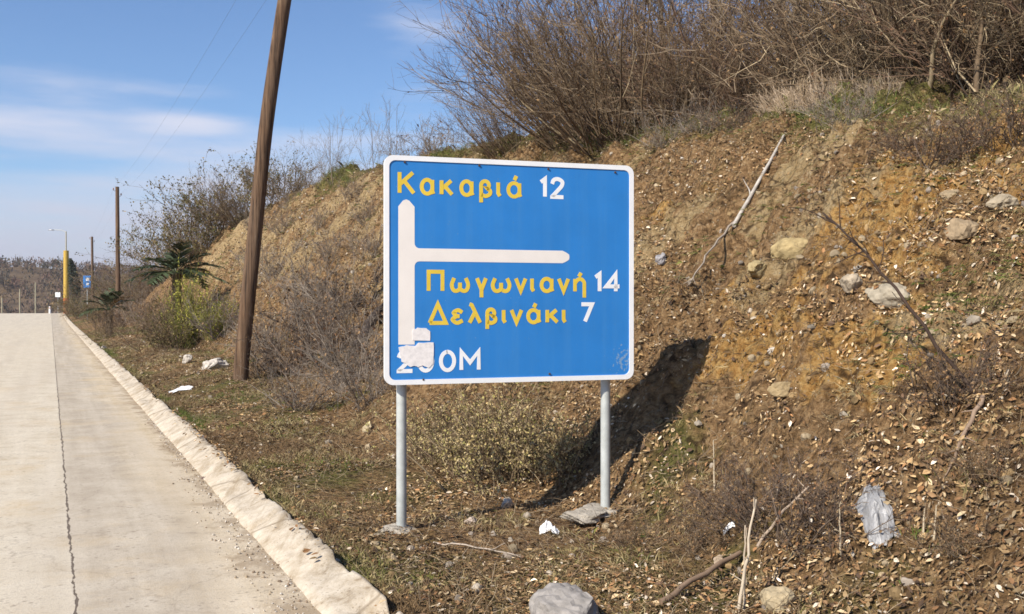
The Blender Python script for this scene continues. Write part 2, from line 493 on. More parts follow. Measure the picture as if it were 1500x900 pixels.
M_leaf = tone_mat("dead leaf", 0.75, 0.25, 0.25, 30)
M_grass = tone_mat("grass blade", 0.7, 0.25, 0.2, 12)
M_wood_twig = tone_mat("bare twig bark", 0.85, 0.15, 0.25, 7)
M_stone = tone_mat("limestone", 0.9, 0.2, 0.3, 14)
M_stone_tone = M_stone
M_far = tone_mat("far woodland", 1.0, 0.0, 0.2, 0.3)
M_palm = tone_mat("palm frond", 0.55, 0.35, 0.2, 6)
M_blue = plain_mat("blue sign face", (0.026, 0.205, 0.565), 0.5, 0.3, 0, 0.90, 3.0)
M_white = plain_mat("white sign paint", (0.82, 0.82, 0.82), 0.5, 0.3, 0, 0.92, 5.0)
M_cream = plain_mat("aged white reflective film", (0.80, 0.745, 0.69), 0.5, 0.3, 0, 0.93, 5.0)
M_yellow = plain_mat("yellow lettering film", (0.74, 0.53, 0.06), 0.5, 0.3, 0, 0.88, 12.0)
M_patch = plain_mat("smeared paint", (0.82, 0.775, 0.75), 0.8, 0.1, 0, 0.82, 30.0)
M_galv = plain_mat("galvanised steel", (0.50, 0.52, 0.50), 0.5, 0.4, 0.15, 0.75, 9.0)
M_alu = plain_mat("dull aluminium", (0.42, 0.43, 0.44), 0.45, 0.4, 0.5, 0.8, 4.0)
M_bolt = plain_mat("rusty bolt", (0.10, 0.06, 0.04), 0.7, 0.3, 0.3)
M_concrete = plain_mat("rough concrete", (0.44, 0.39, 0.32), 0.95, 0.1, 0, 0.6, 11.0, 0.8)
M_insul = plain_mat("glazed porcelain", (0.30, 0.16, 0.10), 0.3, 0.5)
M_wire = plain_mat("cable sheath", (0.10, 0.10, 0.11), 0.6, 0.3)
M_bag = plain_mat("grey plastic sheet", (0.30, 0.295, 0.295), 0.35, 0.5, 0, 0.65, 10.0, 0.3)
M_paper = plain_mat("white litter", (0.80, 0.80, 0.80), 0.6, 0.3, 0, 0.85, 20.0, 0.2)
M_lampyellow = plain_mat("yellow post paint", (0.55, 0.36, 0.06), 0.6, 0.3)
M_lamppale = plain_mat("pale post paint", (0.40, 0.36, 0.24), 0.6, 0.3)
M_orange = plain_mat("orange band", (0.50, 0.13, 0.02), 0.6, 0.3)

# weathered pole timber, grain along the length
M_pole, n, l, b = new_mat("weathered pole timber", 0.85, 0.2)
oc = n.new("ShaderNodeTexCoord").outputs["Object"]
mpp = n.new("ShaderNodeMapping"); mpp.inputs["Scale"].default_value = (22, 22, 0.7); l.new(oc, mpp.inputs["Vector"])
g1 = noise_node(n, l, mpp.outputs[0], 1.0, 7, 0.7)
c = ramp_node(n, l, g1, [(0.36, (0.02, 0.012, 0.008)), (0.46, (0.10, 0.058, 0.034)), (0.58, (0.165, 0.10, 0.058)), (0.72, (0.28, 0.20, 0.13))])
g2 = noise_node(n, l, oc, 1.2, 4)
c = mix_node(n, l, map_range(n, l, g2, 0.40, 0.75, 0, 0.45), c, (0.19, 0.14, 0.10))
l.new(c, b.inputs["Base Color"]); bump(n, l, b, g1, 1.0, 0.035)

# ------------------------------------------------------------------ ground, road, kerb
def axis(segs):
    out = []
    for a, b_, st_ in segs:
        k = max(1, int(round((b_ - a) / st_))); out.append(np.linspace(a, b_, k, endpoint=False))
    return np.concatenate(out + [[segs[-1][1]]])

sa = axis([(-2200, -200, 200), (-200, -40, 16), (-40, -14, 2.5), (-14, -11, 0.4), (-11, -0.5, 2.0), (-0.5, -0.2, 0.06), (-0.2, 5.5, 0.045), (5.5, 10.5, 0.07), (10.5, 26, 0.6), (26, 100, 6), (100, 400, 50), (400, 2200, 300)])
ta = axis([(-1500, -100, 200), (-100, -12, 6), (-12, -3, 0.5), (-3, 8, 0.045), (8, 22, 0.08), (22, 60, 0.22), (60, 130, 1.2), (130, 300, 6), (300, 800, 60), (800, 2500, 250)])
S, T = np.meshgrid(sa, ta)
X, Y = xy(S, T)
Z = height(S, T)
Z = Z - 6.0 * sstep(200, 320, T) * 0
ns, nt = len(sa), len(ta)
idx = np.arange(ns * nt).reshape(nt, ns)
F = np.stack([idx[:-1, :-1], idx[:-1, 1:], idx[1:, 1:], idx[1:, :-1]], -1).reshape(-1, 4)
# what the soil itself is made of
sl = (np.interp(T, TT, S0), np.interp(T, TT, SCR))
onbank = sstep(sl[0] + 0.1, sl[0] + 1.0, S) * (1 - sstep(sl[1] - 0.8, sl[1] + 0.4, S))
ochre = onbank * (0.22 + 0.75 * sstep(-0.10, 0.22, fbm(S * 0.55, T * 0.55, 3, 71))) * (1 - 0.6 * sstep(9, 14, T)) * (1 - .45 * sstep(2.2, 3.6, T)) + .42 * onbank * sstep(3.0, 3.8, S) * (1 - sstep(1.6, 2.8, T)) * sstep(-3, -1, T) * (.6 + .9 * fbm(S * 1.1, T * 1.1, 3, 78))
cutz = onbank * sstep(7, 14, T) * (1 - sstep(38, 50, T)) * 0.85 * sstep(sl[0] + 0.8, sl[0] + 2.0, S)
cutz = cutz * np.clip(.62 + 1.1 * fbm(T * 1.5 + S * .5, S * .35, 3, 73) + .5 * fbm(T * .5, S * .5, 2, 74), 0, 1)
cutz = cutz + onbank * (T < 9) * 0.62 * sstep(0.02, 0.3, fbm(S * 0.8, T * 0.8, 3, 75))
green = 0.27 + 0.75 * fbm(S * 0.7, T * 0.7, 3, 81) + 0.50 * sstep(sl[1] - 1.0, sl[1] + 0.2, S) - 0.25 * onbank
green = green + 0.22 * (1 - sstep(1.0, 2.2, np.abs(S - 0.2)))
tone = np.clip(np.stack([ochre, green, cutz], -1).reshape(-1, 3), 0, 1)
g = Geo(); g.add(np.stack([X, Y, Z], -1), F, tone)
ground = link("ground", g.mesh("ground", M_ground))
tag(ground, "brown earth verge and steep bank of ochre soil under dead leaves", "ground", kind='structure')

ra = np.array([-11.6, -8, -5, -3, -1.33, -0.8, -0.4, -0.1]); rt = np.concatenate([np.arange(-60, 60, 2.0), np.arange(60, 221, 1.5)])
S2, T2 = np.meshgrid(ra, rt); X2, Y2 = xy(S2, T2); Z2 = road_z(T2) + 0.0
i2 = np.arange(S2.size).reshape(S2.shape)
F2 = np.stack([i2[:-1, :-1], i2[:-1, 1:], i2[1:, 1:], i2[1:, :-1]], -1).reshape(-1, 4)
g = Geo(); g.add(np.stack([X2, Y2, Z2], -1), F2)
road = link("road", g.mesh("road", M_road, uv=np.stack([S2.ravel(), T2.ravel()], -1)))
tag(road, "pale concrete road with a dark joint between its slabs", "road", kind='structure')

# kerb: poured concrete haunch with broken edges
prof = np.array([(-0.20, -0.03), (-0.185, 0.010), (-0.12, 0.046), (-0.05, 0.082), (0.02, 0.116), (0.075, 0.128), (0.085, 0.12), (0.095, -0.03)])
kt = np.concatenate([np.arange(-14, 14, 0.035), np.arange(14, 60, 0.2), np.arange(60, 152, 1.0)])
KS, KT = np.meshgrid(prof[:, 0], kt); KZ = np.tile(prof[:, 1], (len(kt), 1))
amp = np.array([0.3, 0.8, 1, 1, 1, 1.2, 1.3, 0.6])
KS = KS + amp * (0.032 * fbm(KT * 0.8, KS * 3, 4, 91) + 0.012 * fbm(KT * 7, KS * 9, 3, 92))
chip = sstep(0.12, 0.3, fbm(KT * 0.9, KT * 0 + 2, 3, 95))
KZ = KZ * (1 + 0.05 * fbm(KT * .5, KS, 2, 93)) - 0.022 * sstep(.16, .26, fbm(KT * 4.5, KS * 9, 3, 94)) * (KZ > .06) - 0.035 * chip * (np.array([0, 0, .3, 1, 1, 1, .5, 0]))
for tj in np.arange(-9.3, 60, 2.35):
    wj_ = 0.02 + 0.07 * hash2(np.array([tj * 10]), np.array([3.0]), 5)[0] ** 4 + 0.06 * (abs(tj - 0.1) < .3)
    KZ = KZ - 0.07 * np.exp(-((KT - tj - 0.35 * (KS + 0.1) - 0.10 * fbm(KS * 14, KT * 0 + tj, 2, 97)) / wj_) ** 4) * (KZ > 0.02)
KX, KY = xy(KS, KT); KZ = KZ + road_z(KT)
ik = np.arange(KS.size).reshape(KS.shape)
FK = np.stack([ik[:-1, :-1], ik[:-1, 1:], ik[1:, 1:], ik[1:, :-1]], -1).reshape(-1, 4)
g = Geo(); g.add(np.stack([KX, KY, KZ], -1), FK)
kerb = link("kerb", g.mesh("kerb", M_kerb))
tag(kerb, "broken pale concrete kerb between the road and the verge", "kerb", kind='structure')

# ------------------------------------------------------------------ far hills with their bare woodland
hx = np.linspace(-420, 420, 120); hy = np.linspace(215, 620, 70)
HX, HYY = np.meshgrid(hx, hy)
def hill_z(x, y):
    ridge = 14 + 4.5 * fbm(x * 0.012, y * 0.004, 4, 131) * 1.6 + 3.0 * np.exp(-((x + 172) / 30) ** 2)
    ridge = ridge - 0.0 * x
    return -9 + (ridge + 9) * sstep(225, 360, y) * (1 - 0.3 * sstep(430, 620, y)) + 1.0 * fbm(x * 0.05, y * 0.05, 3, 133)
HZ = hill_z(HX, HYY)
ih = np.arange(HX.size).reshape(HX.shape)
FH = np.stack([ih[:-1, :-1], ih[:-1, 1:], ih[1:, 1:], ih[1:, :-1]], -1).reshape(-1, 4)
g = Geo(); g.add(np.stack([HX, HYY, HZ], -1), FH, (0.12, 0.085, 0.055))
tag(link("hills", g.mesh("hills", M_far)), "low brown wooded hill beyond the end of the road", "hill", kind='structure')
rng = np.random.default_rng(5)
g = Geo()
nT = 2600
tx = rng.uniform(-330, 60, nT); ty = rng.uniform(232, 385, nT)
tz = hill_z(tx, ty)
pal = np.array([(0.115, 0.085, 0.065), (0.135, 0.092, 0.07), (0.17, 0.115, 0.06), (0.10, 0.085, 0.06), (0.06, 0.075, 0.04), (0.145, 0.085, 0.065)])
tcol = pal[rng.choice(6, nT, p=[.3, .25, .1, .2, .05, .1])] * rng.uniform(0.8, 1.25, (nT, 1))
m = 60
ctr = np.stack([tx, ty, tz], -1)
off = norm(rng.normal(0, 1, (nT, m, 3))) * rng.uniform(0.25, 1, (nT, m, 1)) ** 0.5
szz = rng.uniform(1.3, 2.4, (nT, 1, 1))
off = off * np.array([1, 1, 0.95]) * szz + np.array([0, 0, 1.0]) * szz * 1.05
cen = (ctr[:, None] + off).reshape(-1, 1, 3)
tri = rng.normal(0, 1, (nT * m, 3, 3)) * np.array([0.22, 0.22, 0.42])
V = cen + tri
g.add(V, np.arange(V.shape[0] * 3).reshape(-1, 3), np.repeat(np.repeat(tcol, m, 0) * rng.uniform(.75, 1.25, (nT * m, 1)), 3, 0))
tag(link("woodland", g.mesh("woodland", M_far, smooth=False)), "bare brown woodland covering the far hill", "woodland", kind='stuff')

# ------------------------------------------------------------------ road sign
BL = np.array([-0.871, 6.70]); BE = np.array([0.9548, 0.2971])
ZB, ZT = 1.043, 2.614
BW, BH = 1.850, ZT - ZB
def on_board(px, py):
    k = (px - CX) / FPX
    u = (k * BL[1] - BL[0]) / (BE[0] - BE[1] * k)
    d = BL[1] + BE[1] * u
    return u, CAMZ + (HY - py) / FPX * d - ZB
sign = empty("road_sign", (BL[0], BL[1], 0.0), "large blue direction sign with yellow Greek place names on two grey posts", "road sign", rz=math.atan2(BE[1], BE[0]))
def rounded(x0, y0, x1, y1, r, n=7):
    pts = []
    for cx, cy, a0 in ((x1 - r, y1 - r, 0), (x0 + r, y1 - r, 90), (x0 + r, y0 + r, 180), (x1 - r, y0 + r, 270)):
        for i in range(n):
            a = R(a0 + 90 * i / (n - 1)); pts.append((cx + r * math.cos(a), cy + r * math.sin(a)))
    return pts
def plate(name, pts, y0, y1, mat, parent, bev=0.0):
    """flat shape in the board's own plane (x along it, z up), from y0 (front) back to y1"""
    bm = bmesh.new()
    f = bm.faces.new([bm.verts.new((x, y0, ZB + z)) for x, z in pts])
    bm.normal_update()
    if f.normal.y > 0: f.normal_flip()
    e = bmesh.ops.extrude_face_region(bm, geom=[f])
    for v in [q for q in e['geom'] if isinstance(q, bmesh.types.BMVert)]: v.co.y = y1
    bmesh.ops.recalc_face_normals(bm, faces=bm.faces[:])
    me = bpy.data.meshes.new(name); bm.to_mesh(me); bm.free(); me.materials.append(mat)
    return link(name, me, parent)
panel = plate("panel", rounded(0.028, 0.028, BW - 0.028, BH - 0.028, 0.05), 0.0, 0.018, M_blue, sign)
# white border as a ring proud of the face, wrapping the edge
def ring(name, outer, inner, y0, y1, mat, parent):
    bm = bmesh.new(); k = len(outer)
    vs = {}
    for tagk, pts in (("o", outer), ("i", inner)):
        for yk, y in (("f", y0), ("b", y1)):
            vs[tagk + yk] = [bm.verts.new((x, y, ZB + z)) for x, z in pts]
    for a, b_ in (("of", "if"), ("if", "ib"), ("ib", "ob"), ("ob", "of")):
        for i in range(k):
            j = (i + 1) % k
            bm.faces.new((vs[a][i], vs[a][j], vs[b_][j], vs[b_][i]))
    bmesh.ops.recalc_face_normals(bm, faces=bm.faces[:])
    me = bpy.data.meshes.new(name); bm.to_mesh(me); bm.free(); me.materials.append(mat)
    return link(name, me, parent)
border = ring("border", rounded(0, 0, BW, BH, 0.062), rounded(0.034, 0.034, BW - 0.034, BH - 0.034, 0.044), -0.006, 0.022, M_white, sign)

# arrow
def B(px, py): return on_board(px, py)
x0, x1 = B(583.5, 400)[0], B(607.3, 400)[0]
xt = B(595, 300)[0]
pts = [(x0, B(590, 505)[1]), (x1, B(607, 505)[1])]
def fil(cx, cy, r, a0, a1, n=6):
    return [(cx + r * math.cos(R(a0 + (a1 - a0) * i / (n - 1))), cy + r * math.sin(R(a0 + (a1 - a0) * i / (n - 1)))) for i in range(n)]
zb0, zb1 = B(620, 383.2)[1], B(620, 364.2)[1]
rr = 0.035
pts += fil(x1 + rr, zb0 - rr, rr, 180, 90)
xe, xtip = B(824, 374)[0], B(833.5, 374)[0]
zm = (zb0 + zb1) / 2
pts += [(xe, zb0), (xe + (xtip - xe) * .55, zb0 + 0.012), (xtip, zm - 0.018), (xtip + .003, zm), (xtip, zm + 0.018), (xe + (xtip - xe) * .55, zb1 - 0.012), (xe, zb1)]
pts += fil(x1 + rr, zb1 + rr, rr, 270, 180)
zs, zt = B(595, 303)[1], B(595, 292.5)[1]
pts += [(x1, zs), (xt + 0.022, zt - 0.008), (xt, zt), (xt - 0.022, zt - 0.008), (x0, zs)]
plate("arrow", pts, -0.0012, 0.004, M_cream, sign)

def arc(cx, cy, rx, ry, a0, a1, n=14):
    return [(cx + rx * math.cos(R(a0 + (a1 - a0) * i / (n - 1))), cy + ry * math.sin(R(a0 + (a1 - a0) * i / (n - 1)))) for i in range(n)]
def curve(*p, n=5):
    p = [np.array(q, float) for q in p]; p = [2 * p[0] - p[1]] + p + [2 * p[-1] - p[-2]]; out = []
    for i in range(1, len(p) - 2):
        for k in range(n):
            u = k / n; a, b_, c_, d_ = p[i - 1], p[i], p[i + 1], p[i + 2]
            out.append(tuple(0.5 * (2 * b_ + (c_ - a) * u + (2 * a - 5 * b_ + 4 * c_ - d_) * u ** 2 + (3 * b_ - a - 3 * c_ + d_) * u ** 3)))
    return out + [tuple(p[-2])]
ALPHA = [arc(.28, .34, .28, .34, 20, 340, 22), [(.55, .68), (.55, .14), (.60, 0)]]
ACCENT = [(.30, .82), (.40, 1.04)]
BETA = [[(0, -.34), (0, .48)] + arc(.21, .52, .21, .20, 180, -60, 14) + curve((.26, .38), (.47, .26), (.46, .08), (.24, -.02), (.02, .05), n=4)]
ETA = [[(0, 0), (0, .68)], curve((0, .44), (.13, .64), (.30, .66), (.42, .50), (.43, .30), n=4) + [(.43, -.34)]]
GLYPH = {   # pen strokes, capital height 1
    'Κ': [[(0, 0), (0, 1)], [(.60, 1), (.04, .44)], [(.20, .60), (.64, 0)]],
    'α': ALPHA, 'ά': ALPHA + [ACCENT],
    'κ': [[(0, 0), (0, .68)], [(.42, .68), (.03, .28)], [(.14, .40), (.46, 0)]],
    'β': BETA,
    'ι': [[(0, .68), (0, .14), (.09, 0)]],
    'Π': [[(0, 0), (0, 1), (.60, 1), (.60, 0)]],
    'ω': [curve((.10, .68), (.0, .34), (.06, .06), (.20, 0), (.34, .12), (.35, .44)), curve((.60, .68), (.70, .34), (.64, .06), (.50, 0), (.36, .12), (.35, .44))],
    'γ': [[(0, .68), (.24, .06), (.24, -.34)], [(.48, .68), (.24, .06)]],
    'ν': [[(0, .68), (.24, 0), (.48, .68)]],
    'ή': ETA + [[(.18, .80), (.28, 1.02)]],
    'Δ': [[(.02, 0), (.34, 1), (.66, 0), (.02, 0)]],
    'ε': [curve((.44, .55), (.25, .68), (.05, .54), (.20, .37), (.32, .36)), curve((.20, .37), (.0, .18), (.20, 0), (.46, .12))],
    'λ': [[(.0, 1), (.10, .96), (.50, 0)], [(.26, .58), (.0, 0)]],
    '1': [[(0, .80), (.22, .98), (.22, 0)]],
    '2': [curve((.02, .72), (.10, .94), (.30, 1), (.50, .86), (.48, .64), (.30, .38), (.02, .02)) + [(.02, 0), (.56, 0)]],
    '4': [[(.46, 0), (.46, 1), (.0, .28), (.64, .28)]],
    '7': [[(0, .98), (.54, .98), (.18, 0)]],
    '0': [arc(.28, .5, .28, .5, 90, 460, 28)],
    'M': [[(0, 0), (0, 1), (.34, .40), (.68, 1), (.68, 0)]],
}
def ribbon(geo, pts, w, y):
    """one pen stroke of width w as a thin raised bar with mitred bends"""
    P = np.array(pts, float); keep = [0]
    for i in range(1, len(P)):
        if np.linalg.norm(P[i] - P[keep[-1]]) > 1e-4: keep.append(i)
    P = P[keep]; D = norm(P[1:] - P[:-1]); Nn = np.stack([-D[:, 1], D[:, 0]], -1)
    off = np.empty_like(P); off[0], off[-1] = Nn[0], Nn[-1]
    for i in range(1, len(P) - 1):
        m = norm(Nn[i - 1] + Nn[i]); c_ = max(float(m @ Nn[i]), 0.42); off[i] = m / c_
    A, B_ = P + off * w / 2, P - off * w / 2
    k = len(P); f = lambda Q, yy: np.stack([Q[:, 0], np.full(k, yy), ZB + Q[:, 1]], -1)
    V = np.concatenate([f(A, y), f(B_, y), f(A, .003), f(B_, .003)])
    i = np.arange(k - 1)[:, None]
    F = np.concatenate([i + np.array([0, 1, k + 1, k]), i + np.array([0, 2 * k, 2 * k + 1, 1]), i + np.array([k, k + 1, 3 * k + 1, 3 * k])])
    F = np.vstack([F, [[0, k, 3 * k, 2 * k]], [[k - 1, 3 * k - 1, 4 * k - 1, 2 * k - 1]]])
    geo.add(V, F)
def lettering(name, letters, refx, top, base, mat, w):
    """letters: (sign, left, right) with the positions read off the board"""
    vt, vb = on_board(refx, top)[1], on_board(refx, base)[1]; capw = (vt - vb)
    w = w / (base - top) * capw; hgt = capw - w; g = Geo(); q = 0
    for ch, a, b_ in letters:
        ua, ub = on_board(a, base)[0] + w / 2, on_board(b_, base)[0] - w / 2
        st_ = GLYPH[ch]; xs = [p_[0] for k_ in st_ for p_ in k_]; x0_, x1_ = min(xs), max(xs)
        for k_ in st_:
            sx = (ub - ua) / (x1_ - x0_) if ub > ua + .012 else hgt
            ribbon(g, [(ua + (x_ - x0_) * sx, vb + w / 2 + z_ * hgt) for x_, z_ in k_], w, -.0012 - .0002 * (q % 6)); q += 1
    return link(name, g.mesh(name, mat, smooth=False), sign)
def spread(txt, *xs): return [(c_, xs[2 * i], xs[2 * i + 1]) for i, c_ in enumerate(txt)]
lettering("place_name", spread("Κακαβιά", 582.5, 609, 615, 637.5, 644, 665, 673, 695, 702, 721, 727, 734.5, 742, 765), 595, 250, 286, M_yellow, 5.8)
lettering("distance_figure", spread("12", 789.5, 801, 806, 828), 808, 259.5, 291.6, M_white, 5.8)
lettering("place_name", spread("Πωγωνιανή", 625, 651, 659, 688.5, 696, 714.5, 719, 749, 753, 772.5, 776.6, 784, 790.6, 812, 816, 835, 839.6, 858.5), 640, 395.5, 429.2, M_yellow, 5.8)
lettering("distance_figure", spread("14", 869.5, 881, 885.5, 910), 890, 398.5, 429.8, M_white, 5.8)
lettering("place_name", spread("Δελβινάκι", 626.5, 656, 660, 680.5, 685, 706, 711, 728.5, 735, 742, 746.5, 766.5, 771, 793, 799, 819, 823, 830.5), 640, 443, 476.3, M_yellow, 5.8)
lettering("distance_figure", spread("7", 849, 870), 860, 442.6, 474, M_white, 5.8)
lettering("distance_figure", spread("200M", 581, 607, 611, 636, 643, 668, 673, 704), 640, 513, 545.8, M_white, 5.8)

def smear(name, pxs, y, mat):
    pts = [on_board(*q) for q in pxs]
    pl = []
    rnd = random.Random(3)
    for i in range(len(pts)):                              # ragged edge
        a, b_ = pts[i], pts[(i + 1) % len(pts)]
        for k in range(3):
            f = k / 3; pl.append((a[0] + (b_[0] - a[0]) * f + rnd.uniform(-.002, .002), a[1] + (b_[1] - a[1]) * f + rnd.uniform(-.002, .002)))
    return plate(name, pl, y, 0.003, mat, sign)
tag(smear("paint_patch", [(604, 484), (612, 480.5), (624, 481), (630, 486), (630, 499), (604, 499.5)], -0.0035, M_patch), "short white paint dab beside the foot of the arrow")
tag(smear("paint_patch", [(584, 509), (596, 506), (608, 507), (613, 502.5), (635, 501.5), (635, 520), (634, 533), (628, 539), (619, 536), (612, 538), (606, 536), (600, 538), (594, 532), (588, 530), (586, 520)], -0.0045, M_patch), "ragged paint smear covering the first two figures of the distance")
n, l = M_blue.node_tree.nodes, M_blue.node_tree.links          # scuffs in the lower corner of the face
b = n["Principled BSDF"]; old = b.inputs["Base Color"].links[0].from_socket
oc = n.new("ShaderNodeTexCoord").outputs["Object"]
ms = n.new("ShaderNodeMapping"); ms.inputs["Scale"].default_value = (14, 1, .5); l.new(oc, ms.inputs["Vector"])
old = mix_node(n, l, map_range(n, l, noise_node(n, l, ms.outputs[0], 1.0, 6, .6), .45, .75, 0, .28), old, (0.075, 0.25, 0.52))   # dust runs
old = mix_node(n, l, map_range(n, l, noise_node(n, l, oc, 55, 2), .66, .72, 0, .35), old, (0.12, 0.22, 0.36))
dv = n.new("ShaderNodeVectorMath"); dv.operation = 'DISTANCE'; l.new(oc, dv.inputs[0])
dv.inputs[1].default_value = (on_board(915, 527)[0], 0, ZB + on_board(915, 527)[1])
near = map_range(n, l, dv.outputs["Value"], 0.03, 0.17, 0.17, -0.06)
sp_ = n.new("ShaderNodeMath"); sp_.operation = 'ADD'; l.new(noise_node(n, l, oc, 38, 3), sp_.inputs[0]); l.new(near, sp_.inputs[1])
l.new(mix_node(n, l, map_range(n, l, sp_.outputs[0], 0.64, 0.70, 0, 0.8), old, (0.22, 0.33, 0.46)), b.inputs["Base Color"])
for bx, by in ((593, 238), (702, 243), (803, 248), (901, 253), (805, 548), (620, 556.5)):
    u, v = on_board(bx, by)
    g = Geo(); tubes(g, [[(u, 0.004, ZB + v), (u, -0.004, ZB + v), (u, -0.009, ZB + v)]], 0.009, 0.006, 8, cap=True)
    link("bolt", g.mesh("bolt", M_bolt), sign)
# frame rails on the back
for v in (0.22, 0.80, 1.36):
    bm = bmesh.new(); bmesh.ops.create_cube(bm, size=1, matrix=Matrix.Translation((BW / 2, 0.0335, ZB + v)) @ Matrix.Diagonal((BW - 0.12, 0.03, 0.045, 1)))
    me = bpy.data.meshes.new("back_rail"); bm.to_mesh(me); bm.free(); me.materials.append(M_alu); link("back_rail", me, sign)
def blob(geo, c, r, seed, col, sub=3, rough=0.3, sq=(1, 1, 1), flat=None):
    bm = bmesh.new(); bmesh.ops.create_icosphere(bm, subdivisions=sub, radius=1)
    V = np.array([v.co[:] for v in bm.verts]); F = np.array([[v.index for v in f.verts] for f in bm.faces]); bm.free()
    rg = np.random.default_rng(seed)
    for _ in range(9):                                      # cleave a few facets
        d = norm(rg.normal(0, 1, 3)); h = rg.uniform(0.55, 0.9); q = V @ d
        V = V - np.maximum(q - h, 0)[:, None] * d * 0.85
    V = V * (1 + rough * (fbm(V[:, 0] * 2.1 + V[:, 2] * 1.3, V[:, 1] * 2.1 - V[:, 2], 4, seed)[:, None]))
    V = V * np.array(sq) * r + np.array(c)
    geo.add(V, F, col)
for pxp, pyb in ((591.5, 778), (893.5, 737)):
    u, _ = on_board(pxp, 560)
    wx, wy = BL[0] + BE[0] * u - BE[1] * 0.085, BL[1] + BE[1] * u + BE[0] * 0.085
    gz = float(H(wx, wy))
    g = Geo(); tubes(g, [[(u, 0.085, gz - 0.1), (u, 0.085, ZB), (u, 0.085, ZB + BH - 0.09)]], 0.036, 0.036, 20)
    post = link("post", g.mesh("post", M_galv), sign)
    g = Geo(); tubes(g, [[(u, 0.085, ZB + BH - 0.09), (u, 0.085, ZB + BH - 0.075)]], 0.039, 0.036, 16, cap=True)
    link("post_cap", g.mesh("post_cap", M_galv), post)
    for v in (0.22, 0.80, 1.36):
        g = Geo(); tubes(g, [[(u, 0.085, ZB + v - 0.02), (u, 0.085, ZB + v + 0.02)]], 0.041, 0.041, 16)
        link("clamp", g.mesh("clamp", M_alu), post)
    g = Geo()
    blob(g, (u - 0.04, 0.07, gz - 0.01), 0.17, int(pxp), (1, 1, 1), 4, 0.5, (1.25, 0.85, 0.26))
    if pxp > 700: blob(g, (u - 0.20, 0.0, gz - 0.02), 0.17, 77, (1, 1, 1), 4, 0.5, (1.2, 0.8, 0.3))
    link("footing", g.mesh("footing", M_concrete, smooth=False), post)

# ------------------------------------------------------------------ utility poles and wires
def smooth_poly(pts, n=24):
    pts = np.array(pts); d = np.concatenate([[0], np.cumsum(np.linalg.norm(np.diff(pts, axis=0), axis=1))])
    u = np.linspace(0, d[-1], n)
    out = np.stack([np.interp(u, d, pts[:, i]) for i in range(3)], -1)
    for _ in range(3): out[1:-1] = (out[:-2] + 2 * out[1:-1] + out[2:]) / 4
    return out
pole_tops = []
def utility_pole(pts, r0, r1, label, seed):
    base = np.array(pts[0]); base[2] = float(H(base[0], base[1]))
    root = empty("utility_pole", base, label, "utility pole", "wooden utility poles along the verge")
    P = smooth_poly(pts) - base; P[0, 2] = -0.4
    g = Geo(); tubes(g, P[None], r0, r1, 18, cap=True)
    link("pole", g.mesh("pole", M_pole), root)
    top = P[-1]; wires = []
    for sx, dz in ((-1, 0.25), (1, 0.55)):
        o = np.array([0.905 * sx, 0.425 * sx, 0]) * 0.14
        c0 = top + np.array([0, 0, -dz])
        g = Geo()
        tubes(g, [[c0, c0 + o * 1.2, c0 + o * 1.5 + np.array([0, 0, .03]), c0 + o * 1.5 + np.array([0, 0, .10])]], 0.012, 0.012, 6)
        br = link("bracket", g.mesh("bracket", M_bolt), root)
        g = Geo(); q = c0 + o * 1.5
        tubes(g, [[q + np.array([0, 0, .07]), q + np.array([0, 0, .11]), q + np.array([0, 0, .17])]], 0.045, 0.03, 10, cap=True)
        link("insulator", g.mesh("insulator", M_insul), br)
        wires.append(base + q + np.array([0, 0, .15]))
    pole_tops.append(wires)
    return root
utility_pole([pix(351, 557, 17), pix(363, 440, 17), pix(374, 336, 17), pix(390, 180, 17), pix(417, 0, 17), pix(441, -140, 17)], 0.130, 0.112, "tall leaning brown wooden pole standing on the verge left of the blue sign", 1)
utility_pole([pix(173, 440, 58), pix(172.5, 360, 58), pix(172, 274, 58)], 0.14, 0.105, "straight wooden pole beyond the palms, second along the verge", 2)
utility_pole([pix(136, 450, 101), pix(135.5, 400, 101), pix(135, 347, 101)], 0.14, 0.11, "farthest short looking wooden pole behind the small blue sign", 3)
for k in range(2):
    anchors = [np.array([12.5 + k * .2, -22.0, 8.0])] + [w[k] for w in pole_tops] + [np.array([-60.0 + k * .3, 141.0, 8.0])]
    P = []
    for a, b_ in zip(anchors[:-1], anchors[1:]):
        f = np.linspace(0, 1, 16, endpoint=False)[:, None]
        q = a + (b_ - a) * f; q[:, 2] -= 4 * 0.45 * (f * (1 - f))[:, 0]; P.append(q)
    P = np.concatenate(P + [anchors[-1][None]])
    g = Geo(); tubes(g, P[None], 0.002, 0.002, 5)
    tag(link("overhead_wire", g.mesh("overhead_wire", M_wire)), ["thin overhead wire strung on the road side of the wooden poles", "thin overhead wire strung on the bank side of the wooden poles"][k], "wire", "wires between the poles")

